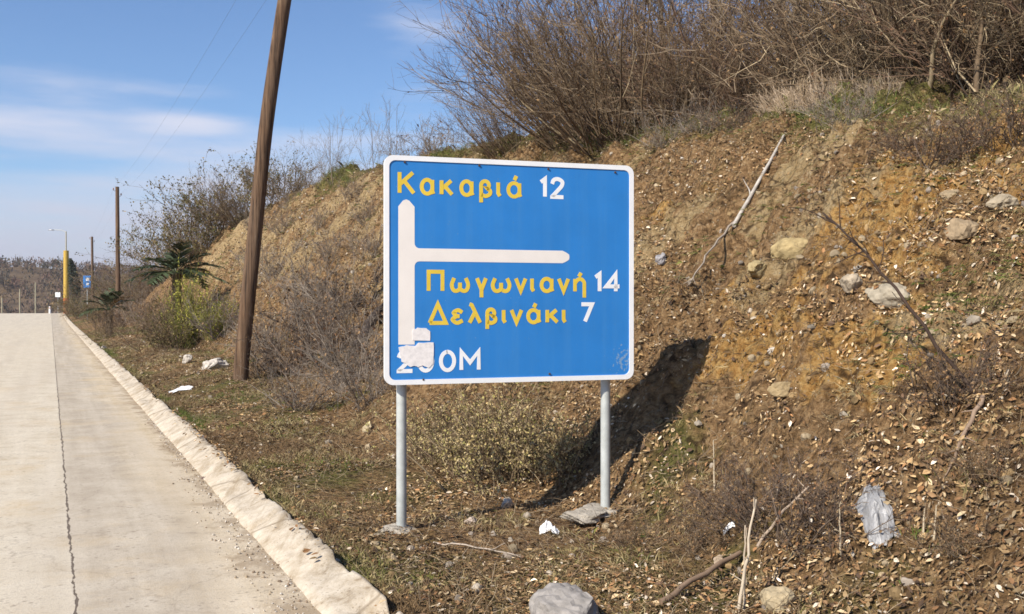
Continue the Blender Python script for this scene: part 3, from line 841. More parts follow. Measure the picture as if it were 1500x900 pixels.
# ------------------------------------------------------------------ street furniture far down the road
def cyl(geo, a, b_, r0, r1=None, k=10, col=(1, 1, 1)):
    tubes(geo, [[a, (np.array(a) + np.array(b_)) / 2, b_]], r0, r0 if r1 is None else r1, k, col, cap=True)
bx, by, _ = pix(97, 440, 118); bz = float(H(bx, by))
lamp = empty("street_lamp", (bx, by, bz), "yellow street lamp post with pale top and an arm over the road", "street lamp")
g = Geo(); cyl(g, (0, 0, 1.9), (0, 0, 7.6), 0.31, 0.30); link("post", g.mesh("post", M_lampyellow), lamp)
g = Geo(); cyl(g, (0, 0, 7.6), (0, 0, 9.9), 0.075, 0.06); link("upper_post", g.mesh("upper_post", M_lamppale), lamp)
g = Geo(); cyl(g, (0, 0, -0.3), (0, 0, 1.9), 0.34, 0.33); link("base_band", g.mesh("base_band", M_orange), lamp)
g = Geo(); tubes(g, [[(0, 0, 9.8), (-0.5, 0, 10.05), (-1.5, 0, 10.1)]], 0.05, 0.04, 8); link("arm", g.mesh("arm", M_galv), lamp)
g = Geo(); blob(g, (-1.75, 0, 10.08), 0.4, 3, (1, 1, 1), 2, 0.05, (1, .4, .25)); link("lamp_head", g.mesh("lamp_head", M_alu), lamp)

def small_sign(px, py, d, w, h, post_h, mat, label, name, marks=None):
    c = pix(px, py, d); gz = float(H(c[0], c[1]))
    root = empty(name, (c[0], c[1], gz), label, "sign")
    z = c[2] - gz
    bm = bmesh.new(); bmesh.ops.create_cube(bm, size=1, matrix=Matrix.Translation((0, -0.06, z)) @ Matrix.Diagonal((w, 0.03, h, 1)))
    bmesh.ops.bevel(bm, geom=bm.edges[:], offset=0.01, segments=2, affect='EDGES')
    me = bpy.data.meshes.new("panel"); bm.to_mesh(me); bm.free(); me.materials.append(mat); link("panel", me, root)
    g = Geo(); cyl(g, (0, 0, -0.2), (0, 0, z + h * .45), 0.035); link("post", g.mesh("post", M_galv), root)
    if marks:
        for (mx, mz, mw, mh) in marks:
            bm = bmesh.new(); bmesh.ops.create_cube(bm, size=1, matrix=Matrix.Translation((mx * w, -0.078, z + mz * h)) @ Matrix.Diagonal((mw * w, 0.006, mh * h, 1)))
            me = bpy.data.meshes.new("symbol"); bm.to_mesh(me); bm.free(); me.materials.append(M_white); link("symbol", me, root)
    return root
small_sign(128, 413, 80, 0.62, 0.98, 2.2, M_blue, "small distant blue sign with white symbol standing beyond the palms", "information_sign", [(0.08, 0.2, 0.42, 0.24), (0.1, -0.2, 0.34, 0.18)])
small_sign(85, 432, 128, 0.66, 0.62, 2, M_white, "small white sign at the roadside just left of the yellow lamp", "roadside_sign")
for i, (px, top, lab) in enumerate(((52, 414, "tallest thin pale post across the far end of the road"), (29, 424, "middle thin pale post across the far end of the road"), (3, 436, "shortest thin pale post at the far left of the road end"))):
    c = pix(px, top, 178); gz = float(H(c[0], c[1]))
    g = Geo(); tubes(g, [[(0, 0, -0.4), (0, 0, (c[2] - gz) * .6), (0, 0, c[2] - gz)]], 0.13, 0.10, 9, cap=True)
    tag(link("fence_post", g.mesh("fence_post", M_lamppale), None, (c[0], c[1], gz)), lab, "post", "thin posts at the road end")
c = pix(73, 450, 126); gz = float(H(c[0], c[1]))
mk = empty("marker_post", (c[0], c[1], gz), "low white marker post at the far end of the kerb", "bollard")
g = Geo(); tubes(g, [[(0, 0, -0.2), (0, 0, .5), (0, 0, .95)]], 0.14, 0.11, 10, cap=True); link("body", g.mesh("body", M_white), mk)
g = Geo(); tubes(g, [[(0, 0, .70), (0, 0, .74), (0, 0, .78)]], 0.135, 0.132, 10); link("reflector_band", g.mesh("reflector_band", M_orange), mk)

# ------------------------------------------------------------------ shrubs: a few grown, then copied
BARK = {
    'brown': np.array([(0.12, 0.08, 0.047), (0.18, 0.125, 0.075), (0.075, 0.05, 0.033), (0.28, 0.215, 0.145)]),
    'red': np.array([(0.15, 0.092, 0.06), (0.19, 0.12, 0.078), (0.11, 0.068, 0.046), (0.23, 0.165, 0.11)]),
    'tan': np.array([(0.19, 0.135, 0.08), (0.34, 0.265, 0.165), (0.12, 0.085, 0.053), (0.17, 0.12, 0.075)]),
    'dark': np.array([(0.10, 0.07, 0.05), (0.13, 0.095, 0.07), (0.08, 0.055, 0.04), (0.16, 0.12, 0.09)]),
    'straw': np.array([(0.48, 0.36, 0.25), (0.42, 0.31, 0.20), (0.52, 0.41, 0.30), (0.36, 0.27, 0.17)]),
    'grey': np.array([(0.22, 0.185, 0.15), (0.27, 0.225, 0.18), (0.165, 0.135, 0.11), (0.20, 0.155, 0.115)]),
    'green': np.array([(0.17, 0.18, 0.04), (0.23, 0.225, 0.055), (0.12, 0.145, 0.03), (0.27, 0.24, 0.07)]),
}
def leaves_at(geo, P, size, cols, rng):
    N = len(P)
    a = norm(rng.normal(0, 1, (N, 3))); b_ = norm(np.cross(a, rng.normal(0, 1, (N, 3)))); nrm = np.cross(a, b_)
    sz = size * rng.uniform(.6, 1.4, (N, 1))
    V = np.stack([P - a * sz * .5, P + b_ * sz * .32 + nrm * sz * .12, P + a * sz * .5, P - b_ * sz * .32 + nrm * sz * .12], 1)
    i = np.arange(N)[:, None] * 4
    F = np.concatenate([i + np.array([0, 1, 2]), i + np.array([0, 2, 3])], 0)
    geo.add(V, F, np.repeat(cols, 4, 0))
def grow_shrub(seed, h=3.0, stems=60, spread=0.8, lean=(0, 0), branches=7, twigs=5, bark='brown', crook=0.16, base=0.3, leafy=0, leafcol=None, thick=0.018, up=0.03, leafsize=0.05):
    rng = np.random.default_rng(seed)
    pal = BARK[bark]
    col = lambda n_: pal[rng.choice(4, n_)] * rng.uniform(.8, 1.2, (n_, 1))
    st0 = np.concatenate([rng.normal(0, base, (stems, 2)), np.full((stems, 1), -0.12)], 1)
    d = np.concatenate([rng.normal(0, spread * .55, (stems, 2)) + st0[:, :2] * 0.8 + np.array(lean), np.ones((stems, 1))], 1)
    L = h * rng.uniform(.45, 1.08, stems)
    P1 = walk(st0, d, L, 7, crook * .6, up, rng)
    g1 = Geo(); tubes(g1, P1, thick * (.35 + 1.5 * rng.random(stems) ** 3), 0.004, 4, col(stems))
    g2 = Geo()
    q, dd, i = sprout(P1, branches, rng, .18, 1)
    P2 = walk(q, dd + rng.normal(0, .42, dd.shape), L[i] * rng.uniform(.16, .42, len(i)), 5, crook, up, rng)
    tubes(g2, P2, thick * .36 * rng.uniform(.6, 1.2, len(i)), 0.0026, 3, col(len(i)))
    q, dd, i2 = sprout(P2, twigs, rng, .15, 1)
    P3 = walk(q, dd + rng.normal(0, .5, dd.shape), h * rng.uniform(.05, .15, len(i2)), 4, crook * 1.2, up, rng)
    tubes(g2, P3, 0.0034 * rng.uniform(.7, 1.3, len(i2)) * (thick / .018) ** .5, 0.0016, 3, col(len(i2)))
    if leafy:
        pick = rng.choice(len(P3), leafy); pp = P3[pick, rng.integers(1, 4, leafy)]
        lc = np.array(leafcol)[rng.choice(len(leafcol), leafy)] * rng.uniform(.7, 1.3, (leafy, 1))
        leaves_at(g2, pp, leafsize, lc, rng)
    return g1.mesh("stems", M_wood_twig), g2.mesh("twigs", M_wood_twig, smooth=False)
DRY = [(0.22, 0.13, 0.06), (0.29, 0.18, 0.09), (0.17, 0.09, 0.05)]
OLIVE = [(0.15, 0.135, 0.055), (0.20, 0.16, 0.065), (0.11, 0.11, 0.04), (0.25, 0.18, 0.085)]
KINDS = {
    'fan': grow_shrub(101, 3.9, 70, 0.75, (-0.55, -0.1), 7, 5, 'brown', .13, .35, 260, DRY),
    'upright': grow_shrub(102, 3.8, 60, 0.55, (-0.12, 0), 8, 4, 'brown', .18, .5, 500, DRY),
    'red': grow_shrub(103, 3.6, 70, 0.65, (0, 0), 8, 4, 'red', .16, .5, 1200, DRY),
    'tangled': grow_shrub(104, 2.9, 70, 1.0, (-.25, -.2), 10, 7, 'tan', .30, .55, 500, DRY, .026, -0.01),
    'brush': grow_shrub(105, 3.3, 62, 0.85, (-.1, -.1), 8, 5, 'brown', .25, .6, 300, DRY),
    'pale': grow_shrub(111, 3.4, 42, 0.7, (-.2, 0), 7, 5, 'tan', .18, .6, 0, None, .02),
    'dark': grow_shrub(112, 3.2, 70, 0.8, (0, 0), 8, 5, 'dark', .2, .6, 900, DRY),
    'straw': grow_shrub(113, .85, 150, 0.55, (-.22, 0), 2, 2, 'straw', .07, .24, 0, None, .006),
    'low': grow_shrub(106, 1.15, 40, 1.0, (0, 0), 6, 5, 'grey', .22, .22, 150, DRY, .009),
    'litter': grow_shrub(117, 1.2, 50, 1.3, (0, 0), 6, 4, 'brown', .28, .35, 500, DRY, .010, -.03),
    'lowdark': grow_shrub(116, 1.15, 60, 1.1, (-.2, -.2), 6, 5, 'dark', .28, .3, 500, DRY, .010, -.02),
    'olive': grow_shrub(107, 2.7, 55, 0.9, (0, 0), 7, 5, 'brown', .2, .5, 5200, OLIVE, .016, .03, 0.075),
    'broom': grow_shrub(108, 1.5, 90, 0.5, (0, 0), 6, 5, 'green', .10, .16, 2600, [(0.36, 0.34, 0.06), (0.27, 0.27, 0.05), (0.46, 0.40, 0.10)], .008, .1, 0.055),
    'drybush': grow_shrub(109, 0.85, 90, 0.85, (0, 0), 7, 5, 'tan', .22, .22, 7500, [(0.46, 0.35, 0.17), (0.38, 0.30, 0.125), (0.31, 0.275, 0.10), (0.52, 0.42, 0.235)], .007, .02, 0.026),
    'whip': grow_shrub(110, 2.6, 9, 0.5, (-.1, 0), 7, 4, 'grey', .12, .12, 0, None, .014),
}
def shrub(kind, p, scale, rz, label, group=None, cat="shrub", name="bare_shrub"):
    o = empty(name, (p[0], p[1], p[2]), label, cat, group, rz)
    o.scale = (scale, scale, scale)
    a, b_ = KINDS[kind]
    link("stems", a, o); link("twigs", b_, o)
    return o
rnd = random.Random(21)
THICK = "shrubs crowded along the top of the bank"
front = [  # px, metres behind the crest, kind, scale, rotation, label
    (748, 0.3, 'fan', 0.55, 0.2, "smallest leftmost bare shrub on the bank crest, its stems against the sky"),
    (838, 0.5, 'fan', 0.95, 0.0, "bare shrub fanning its long stems leftwards over the blue sign"),
    (893, 0.3, 'fan', 1.0, 0.35, "dense bare shrub rooted just left of the sign's top right corner, behind it"),
    (950, 0.4, 'pale', 0.95, 1.0, "upright tan shrub rooted just right of the sign's top right corner"),
    (1000, 0.8, 'brush', 0.85, 2.2, "bushy brown shrub at the upper end of the pale fallen branch"),
    (1055, 1.2, 'red', 0.85, 0.4, "reddish shrub in the middle of the crest between brown and tan ones"),
    (1130, 1.6, 'red', 0.6, 2.9, "russet shrub in front of the bare grey tree trunks"),
    (1222, 2.0, 'brush', 0.8, 4.0, "brown shrub just right of the bare grey tree trunks"),
    (1300, 2.4, 'tangled', 0.85, 0.3, "tan tangled shrub with crooked limbs, left one of the tan ones"),
    (1385, 2.1, 'tangled', 0.9, 1.4, "tan tangled shrub with the palest crooked limbs, between two tan neighbours"),
    (1470, 1.9, 'tangled', 0.95, 2.6, "tan tangled shrub at the right edge of the picture on the crest"),
]
for px, ds, kd, scl, rz, lab in front:
    shrub(kd, crest_point(px, ds), scl, rz, lab, THICK)
back_label = "leafless brown shrub in the dense thicket behind the front shrubs"
for ds, step, sc0 in ((2.6, 74, .92), (5.0, 104, 1.0), (8.0, 120, 1.1)):
    px = 830 + ds * 9
    while px < 1640:
        if 1110 < px < 1225: px += 30; continue            # the gap where the tree trunks show
        kd = rnd.choice(['upright', 'red', 'brush', 'pale', 'dark'])
        shrub(kd, crest_point(px, ds + rnd.uniform(-.5, .5)), sc0 * rnd.uniform(.85, 1.15), rnd.uniform(-.6, .6), back_label, THICK)
        px += step * rnd.uniform(.8, 1.2)

# bare trees behind the thicket
def bare_tree(p, h, seed, label, r=0.11):
    rng = np.random.default_rng(seed)
    o = empty("bare_tree", p, label, "tree", "bare trees behind the thicket")
    P0 = walk(np.array([[0, 0, -.2]]), np.array([[rng.normal(0, .06), rng.normal(0, .06), 1]]), h, 9, .05, .02, rng)
    g = Geo(); tubes(g, P0, r, r * .25, 9, (0.20, 0.185, 0.165)); link("trunk", g.mesh("trunk", M_wood_twig), o)
    g = Geo()
    q, d, i = sprout(P0, 24, rng, .3, 1)
    P1 = walk(q, d + rng.normal(0, .6, d.shape), h * rng.uniform(.18, .4, 24), 6, .14, .05, rng); tubes(g, P1, r * .3, .008, 5, (0.19, .165, .14))
    q, d, i = sprout(P1, 8, rng); P2 = walk(q, d + rng.normal(0, .5, d.shape), h * rng.uniform(.07, .16, len(q)), 5, .16, .03, rng); tubes(g, P2, .011, .005, 3, (0.18, .145, .115))
    q, d, i = sprout(P2, 6, rng); P3 = walk(q, d + rng.normal(0, .5, d.shape), h * rng.uniform(.03, .08, len(q)), 4, .2, .02, rng); tubes(g, P3, .005, .003, 3, (0.17, .125, .095))
    link("crown", g.mesh("crown", M_wood_twig, smooth=False), o)
for px, ds, h, lab in ((1148, 6.0, 7, "left one of two grey bare trunks rising through the thicket"), (1178, 6.6, 7.5, "right one of two grey bare trunks rising through the thicket"), (1345, 5, 6, "bare tree behind the tan tangled shrubs"), (985, 7.5, 7.5, "bare tree behind the brown shrubs right of the sign"), (1480, 6, 6.5, "bare tree at the picture's right edge behind the thicket")):
    bare_tree(crest_point(px, ds), h, int(px), lab)

# left part of the bank
def on_bank(px, frac):
    """a point on the bank: frac 0 at its foot, 1 at its crest"""
    s = 4.0
    for _ in range(15):
        t = st_at(px, s); s0, s1 = np.interp(t, TT, S0), np.interp(t, TT, SCR); s = s0 + (s1 - s0) * frac
    t = st_at(px, s); x, y = xy(s, t)
    return Vector((x, y, float(height(s, t))))
LEFT = "shrubs on the left end of the bank"
for px, fr, kd, scl, rz, lab in (
    (325, 0.85, 'olive', 1.25, 0.5, "dark olive bushy shrub on the crest, left of the leaning pole"),
    (298, 0.80, 'brush', 1.15, 1.5, "brown twiggy shrub in front of the olive bushes left of the pole"),
    (285, 0.55, 'olive', 1.3, 2.6, "olive shrub above the larger palm on the falling end of the bank"),
    (258, 0.75, 'olive', 1.35, 4.4, "farthest olive shrub down the falling end of the bank"),
    (352, 0.95, 'fan', 0.7, 0.6, "twiggy shrub touching the leaning pole from its left"),
    (405, 1.02, 'olive', 0.85, 2.0, "low olive shrub on the crest just right of the leaning pole"),
    (432, 1.05, 'brush', 0.6, 3.2, "small brown shrub right beside the olive one on the crest"),
    (490, 1.05, 'whip', 0.85, 0.2, "spindly sapling on the crest midway between pole and sign"),
    (478, 1.08, 'whip', 0.6, 2.4, "shorter spindly sapling leaning left on the crest near its taller twin"),
    (545, 1.05, 'whip', 0.8, 1.3, "spindly sapling on the crest at the sign's top left corner"),
    (575, 1.1, 'whip', 0.7, 3.0, "spindly sapling peeping over the sign's top left edge"),
    (610, 1.1, 'low', 0.9, 1.0, "low grey shrub on the skyline over the left half of the sign"),
    (645, 1.1, 'low', 1.1, 2.0, "low grey shrub on the skyline left of the thicket"),
):
    shrub(kd, on_bank(px, fr), scl, rz, lab, LEFT)
FOOT = "grey twiggy shrubs at the foot of the bank"
for px, py, kd, scl, rz, lab in (
    (395, 520, 'low', 1.1, 0.3, "grey twiggy shrub right beside the foot of the leaning pole"),
    (430, 545, 'low', 1.0, 1.3, "grey twiggy shrub midway between the pole and the sign"),
    (470, 505, 'low', 1.25, 2.3, "tallest grey twiggy shrub left of the dark fallen stump"),
    (505, 560, 'low', 0.8, 3.3, "grey twiggy shrub near the sign's lower left corner"),
    (440, 600, 'low', 0.7, 4.3, "small grey twiggy shrub in the verge nearest the kerb"),
    (330, 490, 'low', 1.3, 5.3, "grey twiggy shrub left of the pole behind the white rocks"),
    (200, 470, 'low', 1.6, 0.8, "brown twiggy shrub beside the kerb under the smaller palm"),
    (225, 490, 'low', 1.3, 2.8, "brown twiggy shrub between the kerb and the yellow green broom"),
    (545, 590, 'low', .8, 1.7, "grey twiggy shrub touching the sign's left post from behind"),
    (455, 540, 'lowdark', 1.0, 2.9, "dark twiggy shrub among the grey ones midway between pole and sign"),
    (500, 515, 'lowdark', .9, .7, "dark twiggy shrub at the foot of the dark fallen log"),
    (412, 552, 'lowdark', .6, 5.1, "small dark twiggy shrub just right of the leaning pole's foot"),
    (530, 545, 'low', 1.1, 4.9, "grey twiggy shrub below the dark fallen log beside the sign's edge"),
    (240, 480, 'lowdark', 1.6, 2.2, "dark twiggy shrub at the left side of the yellow green broom"),
    (185, 478, 'lowdark', 1.5, 4.2, "dark twiggy shrub by the kerb just below the smaller palm"),
    (150, 465, 'lowdark', 1.7, 1.2, "dark twiggy shrub by the kerb beyond the smaller palm"),
    (120, 462, 'low', 1.9, 1.8, "brown twiggy shrub at the far end of the kerb"),
):
    shrub(kd, gp(px, py), scl, rz, lab, FOOT)
shrub('broom', gp(278, 510), 1.3, 0.4, "bright yellow green broom bush left of the leaning pole", None, "bush", "broom_bush").scale = (.85, .85, 1.35)
shrub('broom', gp(318, 495), 0.7, 2.4, "smaller dull green broom bush between the bright one and the pole", None, "bush", "broom_bush")
shrub('drybush', gp(742, 700), 1.0, 0.4, "straw coloured dry bush behind the sign between its posts", None, "bush", "dry_bush")
shrub('drybush', gp(670, 672), 0.8, 1.9, "smaller dry bush left of the straw coloured one behind the sign", None, "bush", "dry_bush")
shrub('drybush', gp(815, 690), 0.6, 3.9, "darker dry bush in the shade beside the sign's right post", None, "bush", "dry_bush")
STRAW = "dry grass clumps on the crest"
for px, ds, scl, lab in ((1190, .5, .8, "tall clump of pinkish straw leaning left, at the top of the fallen branch"), (1235, .6, .7, "straw clump right of the tallest one on the crest"), (1150, .6, .55, "small straw clump left of the tallest one on the crest"), (1290, 0.7, .5, "straw clump under the tan tangled shrubs")):
    shrub('straw', crest_point(px, ds), scl, .1, lab, STRAW, "grass clump", "straw_clump")
HANG = "low tangled shrubs under the bank's upper edge at the right"
for px, fr, kd, scl, lab in ((1240, .9, 'low', .5, "low grey shrub on the upper bank below the straw clumps"), (1320, .80, 'lowdark', .36, "dark low shrub on the upper bank, leftmost of the dark ones"), (1385, .74, 'lowdark', .5, "dark low shrub on the upper bank above the brown jutting rock"), (1445, .78, 'lowdark', .45, "dark low shrub on the upper bank above the pale jutting rock"), (1500, .74, 'lowdark', .5, "dark low shrub cut by the picture's right edge"), (1085, .93, 'lowdark', .4, "small dark low shrub at the foot of the fallen branch's top"), (975, .93, 'low', .6, "low grey shrub on the upper bank right of the sign's corner"), (1030, .95, 'low', .55, "low grey shrub on the crest between the sign and the fallen branch")):
    shrub(kd, on_bank(px, fr), scl, px * .7, lab, HANG)
shrub('lowdark', gp(1395, 590), .42, 1.0, "dark tangle of twigs at the foot of the dark leaning sapling", None)
shrub('lowdark', gp(1190, 785), .46, 2.0, "low brown tangle of twigs between the stalks and the plastic sheet", None)
shrub('lowdark', gp(1115, 765), .40, 4.0, "smaller brown tangle of twigs behind the upright dry stalks", None)
for px, py, scl, lab in ((1030, 800, .26, "small brown twiggy tuft left of the upright dry stalks"), (1400, 800, .24, "small brown twiggy tuft right of the short dry stalks"), (930, 800, .2, "small brown twiggy tuft in front of the sign's right footing"), (1460, 700, .26, "small brown twiggy tuft at the picture's right edge")):
    shrub('litter', gp(px, py), scl, px * .9, lab, "twiggy tufts in the near leaf litter")
for px, fr, scl, lab in ((545, .45, .8, "grey low shrub on the cut face at the sign's left edge"), (470, .62, .6, "small grey shrub in the middle of the yellow cut face"), (430, .85, .7, "small grey shrub high on the yellow cut face"), (400, .35, 1.2, "grey shrub low on the yellow cut face right of the pole"), (520, .8, .6, "small grey shrub near the top of the cut face left of the sign"), (375, .75, .8, "grey low shrub on the cut face just right of the pole's middle"), (490, .45, .9, "brownish low shrub in the centre of the cut face"), (415, .62, .8, "brownish low shrub on the cut face above the grey twiggy ones"), (540, .65, .7, "small brownish low shrub on the cut face against the sign's upper edge"), (505, .22, 1.2, "grey shrub where the cut face meets the verge"), (450, .2, 1.3, "wide grey shrub at the bottom of the cut face")):
    shrub('low', on_bank(px, fr), scl, px * .3, lab, "grey shrubs on the yellow cut face")
DOWN = "scrub along the far verge"
for i, (px, d, kd, scl, lab) in enumerate((
    (150, 70, 'olive', 0.9, "olive shrub behind the smaller palm"), (118, 88, 'olive', 1.0, "olive shrub at the foot of the small blue sign"),
    (104, 105, 'brush', 0.9, "brown shrub at the foot of the yellow lamp post"), (205, 62, 'brush', 1.2, "brown shrub between the two palms on the far verge"),
    (246, 29, 'brush', .55, "brown shrub hiding the trunk of the larger palm"), (268, 28.5, 'olive', .6, "olive shrub right at the foot of the larger palm"), (166, 42, 'brush', .45, "brown shrub hiding the trunk of the smaller palm"),
    (188, 80, 'olive', 1.4, "olive shrub at the foot of the second wooden pole"), (230, 72, 'brush', 1.3, "brown shrub behind the larger palm"),
    (92, 132, 'olive', 0.8, "small olive shrub below the white roadside sign"))):
    c = pix(px, 445, d); s_, t_ = st(c[0], c[1])
    if s_ < 0.7: s_ = 0.9; c[0], c[1] = xy(s_, t_)
    shrub(kd, (c[0], c[1], float(H(c[0], c[1]))), scl, i * 1.1, lab, DOWN)
for i, (px, d, scl) in enumerate(((64, 172, .7), (40, 170, .8), (20, 172, .75), (-8, 170, .9), (8, 176, .9))):
    c = pix(px, 445, d)
    shrub('brush', (c[0], c[1], float(H(c[0], c[1]))), scl, i * 1.3, "low brown shrub where the road ends below the far hill", DOWN)

# cypress
cy = crest = None
c = pix(112, 440, 112); cz = float(H(c[0], c[1]))
cyp = empty("cypress_tree", (c[0], c[1], cz), "dark narrow leaning cypress right beside the yellow lamp post", "tree")
rng = np.random.default_rng(3)
g = Geo(); tubes(g, [[(0, 0, -.3), (-.1, 0, 2.5), (-.6, 0, 5.6)]], .12, .03, 7, (.10, .07, .05)); link("trunk", g.mesh("trunk", M_wood_twig), cyp)
N = 2600; zz = rng.uniform(.5, 6.2, N); rad = 0.62 * np.sin(np.clip((zz - .3) / 6.0, 0, 1) * math.pi) ** .6 * rng.uniform(.3, 1, N); an = rng.uniform(0, 6.28, N)
g = Geo(); leaves_at(g, np.stack([rad * np.cos(an) - .018 * zz ** 2, rad * np.sin(an), zz], -1), .2, np.array([(0.03, .04, .022)]) * rng.uniform(.7, 1.4, (N, 1)), rng)
link("crown", g.mesh("crown", M_palm, smooth=False), cyp)

# palms
def palm(p, h, flen, nf, seed, label, rz=0):
    rng = np.random.default_rng(seed)
    o = empty("palm", p, label, "palm", "young palms on the verge", rz)
    g = Geo(); tubes(g, [[(0, 0, -.2), (0, 0, h * .5), (0.03, 0, h)]], .17, .14, 10, (.11, .08, .05))
    for _ in range(60):                                    # old leaf bases
        a = rng.uniform(0, 6.28); z = rng.uniform(0, h); r_ = .14
        tubes(g, [[(r_ * math.cos(a), r_ * math.sin(a), z), ((r_ + .05) * math.cos(a), (r_ + .05) * math.sin(a), z + .05), ((r_ + .07) * math.cos(a), (r_ + .07) * math.sin(a), z + .11)]], .02, .008, 4, (.13, .09, .05))
    link("trunk", g.mesh("trunk", M_wood_twig), o)
    g = Geo()
    for i in range(nf):
        a = i * 2.4 + rng.uniform(-.2, .2); el = rng.uniform(.1, 1.45); L = flen * rng.uniform(.75, 1.1)
        n_ = 14; u = np.linspace(0, 1, n_)
        hor = L * (np.cos(el) * u + .12 * u ** 2); ver = L * (np.sin(el) * u - (.24 + .2 * math.cos(el)) * u ** 2.2)
        rib = np.stack([hor * math.cos(a), hor * math.sin(a), h + ver], -1)
        col = np.array((0.045, 0.062, 0.024)) * rng.uniform(.7, 1.35) if rng.random() > .15 else np.array((.20, .14, .06))
        tubes(g, rib[None], .016, .004, 4, col * 1.2)
        m = 46; uu = rng.uniform(.10, 1, m) ** .9
        base = np.stack([np.interp(uu, u, rib[:, k]) for k in range(3)], -1)
        tg = norm(np.stack([np.interp(uu, u, np.gradient(rib[:, k])) for k in range(3)], -1))
        side = np.array([-math.sin(a), math.cos(a), 0]) * np.where(rng.random(m) < .5, 1, -1)[:, None]
        ln = L * .30 * np.sin(np.clip(uu * .85 + .12, 0, 1) * math.pi)[:, None] ** .7
        tip = base + (side * .75 + tg * .75 + np.array([0, 0, -.12]) + rng.normal(0, .08, (m, 3))) * ln
        w = tg * .028
        V = np.stack([base - w, base + w, (base + tip) / 2 + w * 1.1 + np.array([0, 0, .02]), tip, (base + tip) / 2 - w * 1.1 + np.array([0, 0, .02])], 1)
        j = np.arange(m)[:, None] * 5
        g.add(V, j + np.array([0, 1, 2, 3, 4]), col)
    link("fronds", g.mesh("fronds", M_palm, smooth=False), o)
c = pix(258, 450, 31); palm((c[0], c[1], float(H(c[0], c[1]))), 2.25, 1.5, 22, 5, "larger dark green palm with drooping fronds left of the leaning pole")
c = pix(160, 462, 44); palm((c[0], c[1], float(H(c[0], c[1]))), 1.15, 1.4, 16, 9, "smaller dark palm beside the kerb farther down the road", 1.0)

# ------------------------------------------------------------------ rocks, litter and dead wood one can point at
def rock(px, py, size, sq, col, seed, label, group=None, name="rock", cat="rock", sink=0.25, rough=.3):
    p = gp(px, py)
    if sink > .3: size *= .70; sink = .47
    g = Geo(); blob(g, (0, 0, size * sq[2] * (1 - 2 * sink)), size, seed, np.array(col) * (.64 if sink > .3 else .78), 4, rough, sq)
    V = g.v[0]; V *= 1 + .10 * fbm(V[:, :1] / size * 6 + seed, V[:, 1:2] / size * 6 + V[:, 2:] / size * 5, 3, seed)
    o = link(name, g.mesh(name, M_stone, smooth=False), None, p)
    o.rotation_euler = (0, 0, seed * 1.7)
    return tag(o, label, cat, group)
ROCKS = "loose rocks on the verge and bank"
rock(834, 918, 0.20, (1.08, .9, .6), (0.34, 0.31, 0.28), 3, "big rounded grey boulder at the bottom edge of the picture", ROCKS, "boulder", "boulder", .2, .15)
rock(1138, 893, 0.10, (1.0, .8, .75), (0.50, 0.40, 0.25), 4, "buff yellow rock right of the upright dry stalks", ROCKS)
rock(275, 532, 0.17, (1, .8, .7), (0.60, 0.54, 0.46), 5, "smaller white rock left of the leaning pole's foot", ROCKS)
rock(316, 541, 0.27, (1.1, .8, .62), (0.62, 0.56, 0.48), 6, "larger white rock next to the leaning pole's foot", ROCKS)
rock(1300, 440, 0.20, (1.1, .7, .7), (0.50, 0.43, 0.32), 7, "broad pale slab set in the bank behind the dark leaning stem", ROCKS, sink=.4)
rock(1245, 428, 0.10, (1, .8, .8), (0.44, 0.36, 0.26), 8, "buff stone in the bank left of the pale slab", ROCKS)
rock(1160, 372, 0.24, (1.2, .7, .7), (0.50, 0.38, 0.19), 9, "broad yellow rock face under the lower end of the fallen branch", ROCKS, sink=.45)
rock(1110, 400, 0.22, (1.3, .7, .6), (0.48, 0.37, 0.19), 10, "long yellow rock left of the broad yellow one", ROCKS, sink=.45)
rock(538, 632, 0.065, (1, .8, 1), (0.52, 0.42, 0.26), 11, "round buff stone left of the sign's left post", ROCKS)
rock(742, 742, 0.06, (1.1, .8, .7), (0.62, 0.55, 0.48), 12, "small squarish white stone between the sign posts", ROCKS)
rock(690, 768, 0.045, (1, .8, .8), (0.52, 0.42, 0.34), 13, "small pinkish stone near the sign's left post", ROCKS)
rock(968, 385, 0.08, (1, .8, .9), (0.36, 0.34, 0.34), 14, "bluish grey stone in the bank right of the sign", ROCKS)
rock(1150, 572, 0.14, (1.3, .7, .6), (0.50, 0.37, 0.20), 15, "flat yellow stone on the bank right of the sign's shadow", ROCKS, sink=.4)
rock(1390, 290, 0.13, (1.2, .8, .7), (0.42, 0.32, 0.20), 16, "brown rock jutting out high on the bank at the right", ROCKS, sink=.35)
rock(1470, 300, 0.17, (1.3, .8, .6), (0.44, 0.36, 0.25), 17, "pale rock jutting out at the picture's right edge", ROCKS, sink=.35)
rock(1410, 340, 0.16, (1, .8, .9), (0.42, 0.31, 0.19), 18, "knobbly brown rock below the jutting ones at the right", ROCKS, sink=.4)
rock(487, 833, 0.045, (1.2, .8, .8), (0.50, 0.46, 0.40), 19, "grey stone lying on the joint of the near kerb", ROCKS)
rock(300, 710, 0.06, (1.1, .7, .8), (0.17, 0.12, 0.10), 20, "dark brown clod lying on the road against the kerb", ROCKS)
rock(283, 712, 0.035, (1.1, .8, .8), (0.22, 0.15, 0.11), 22, "small brown clod beside the larger one on the road", ROCKS)
rock(1055, 830, 0.06, (1.4, .8, .6), (0.46, 0.35, 0.24), 23, "flat buff stone behind the broken stick", ROCKS)
rock(140, 507, 0.11, (1.3, .8, .7), (0.12, 0.08, 0.06), 24, "dark clod on the road at the far kerb", ROCKS)
rock(152, 512, 0.12, (1.2, .8, .7), (0.66, 0.6, 0.52), 25, "white lump on the far kerb next to the dark clod", ROCKS)

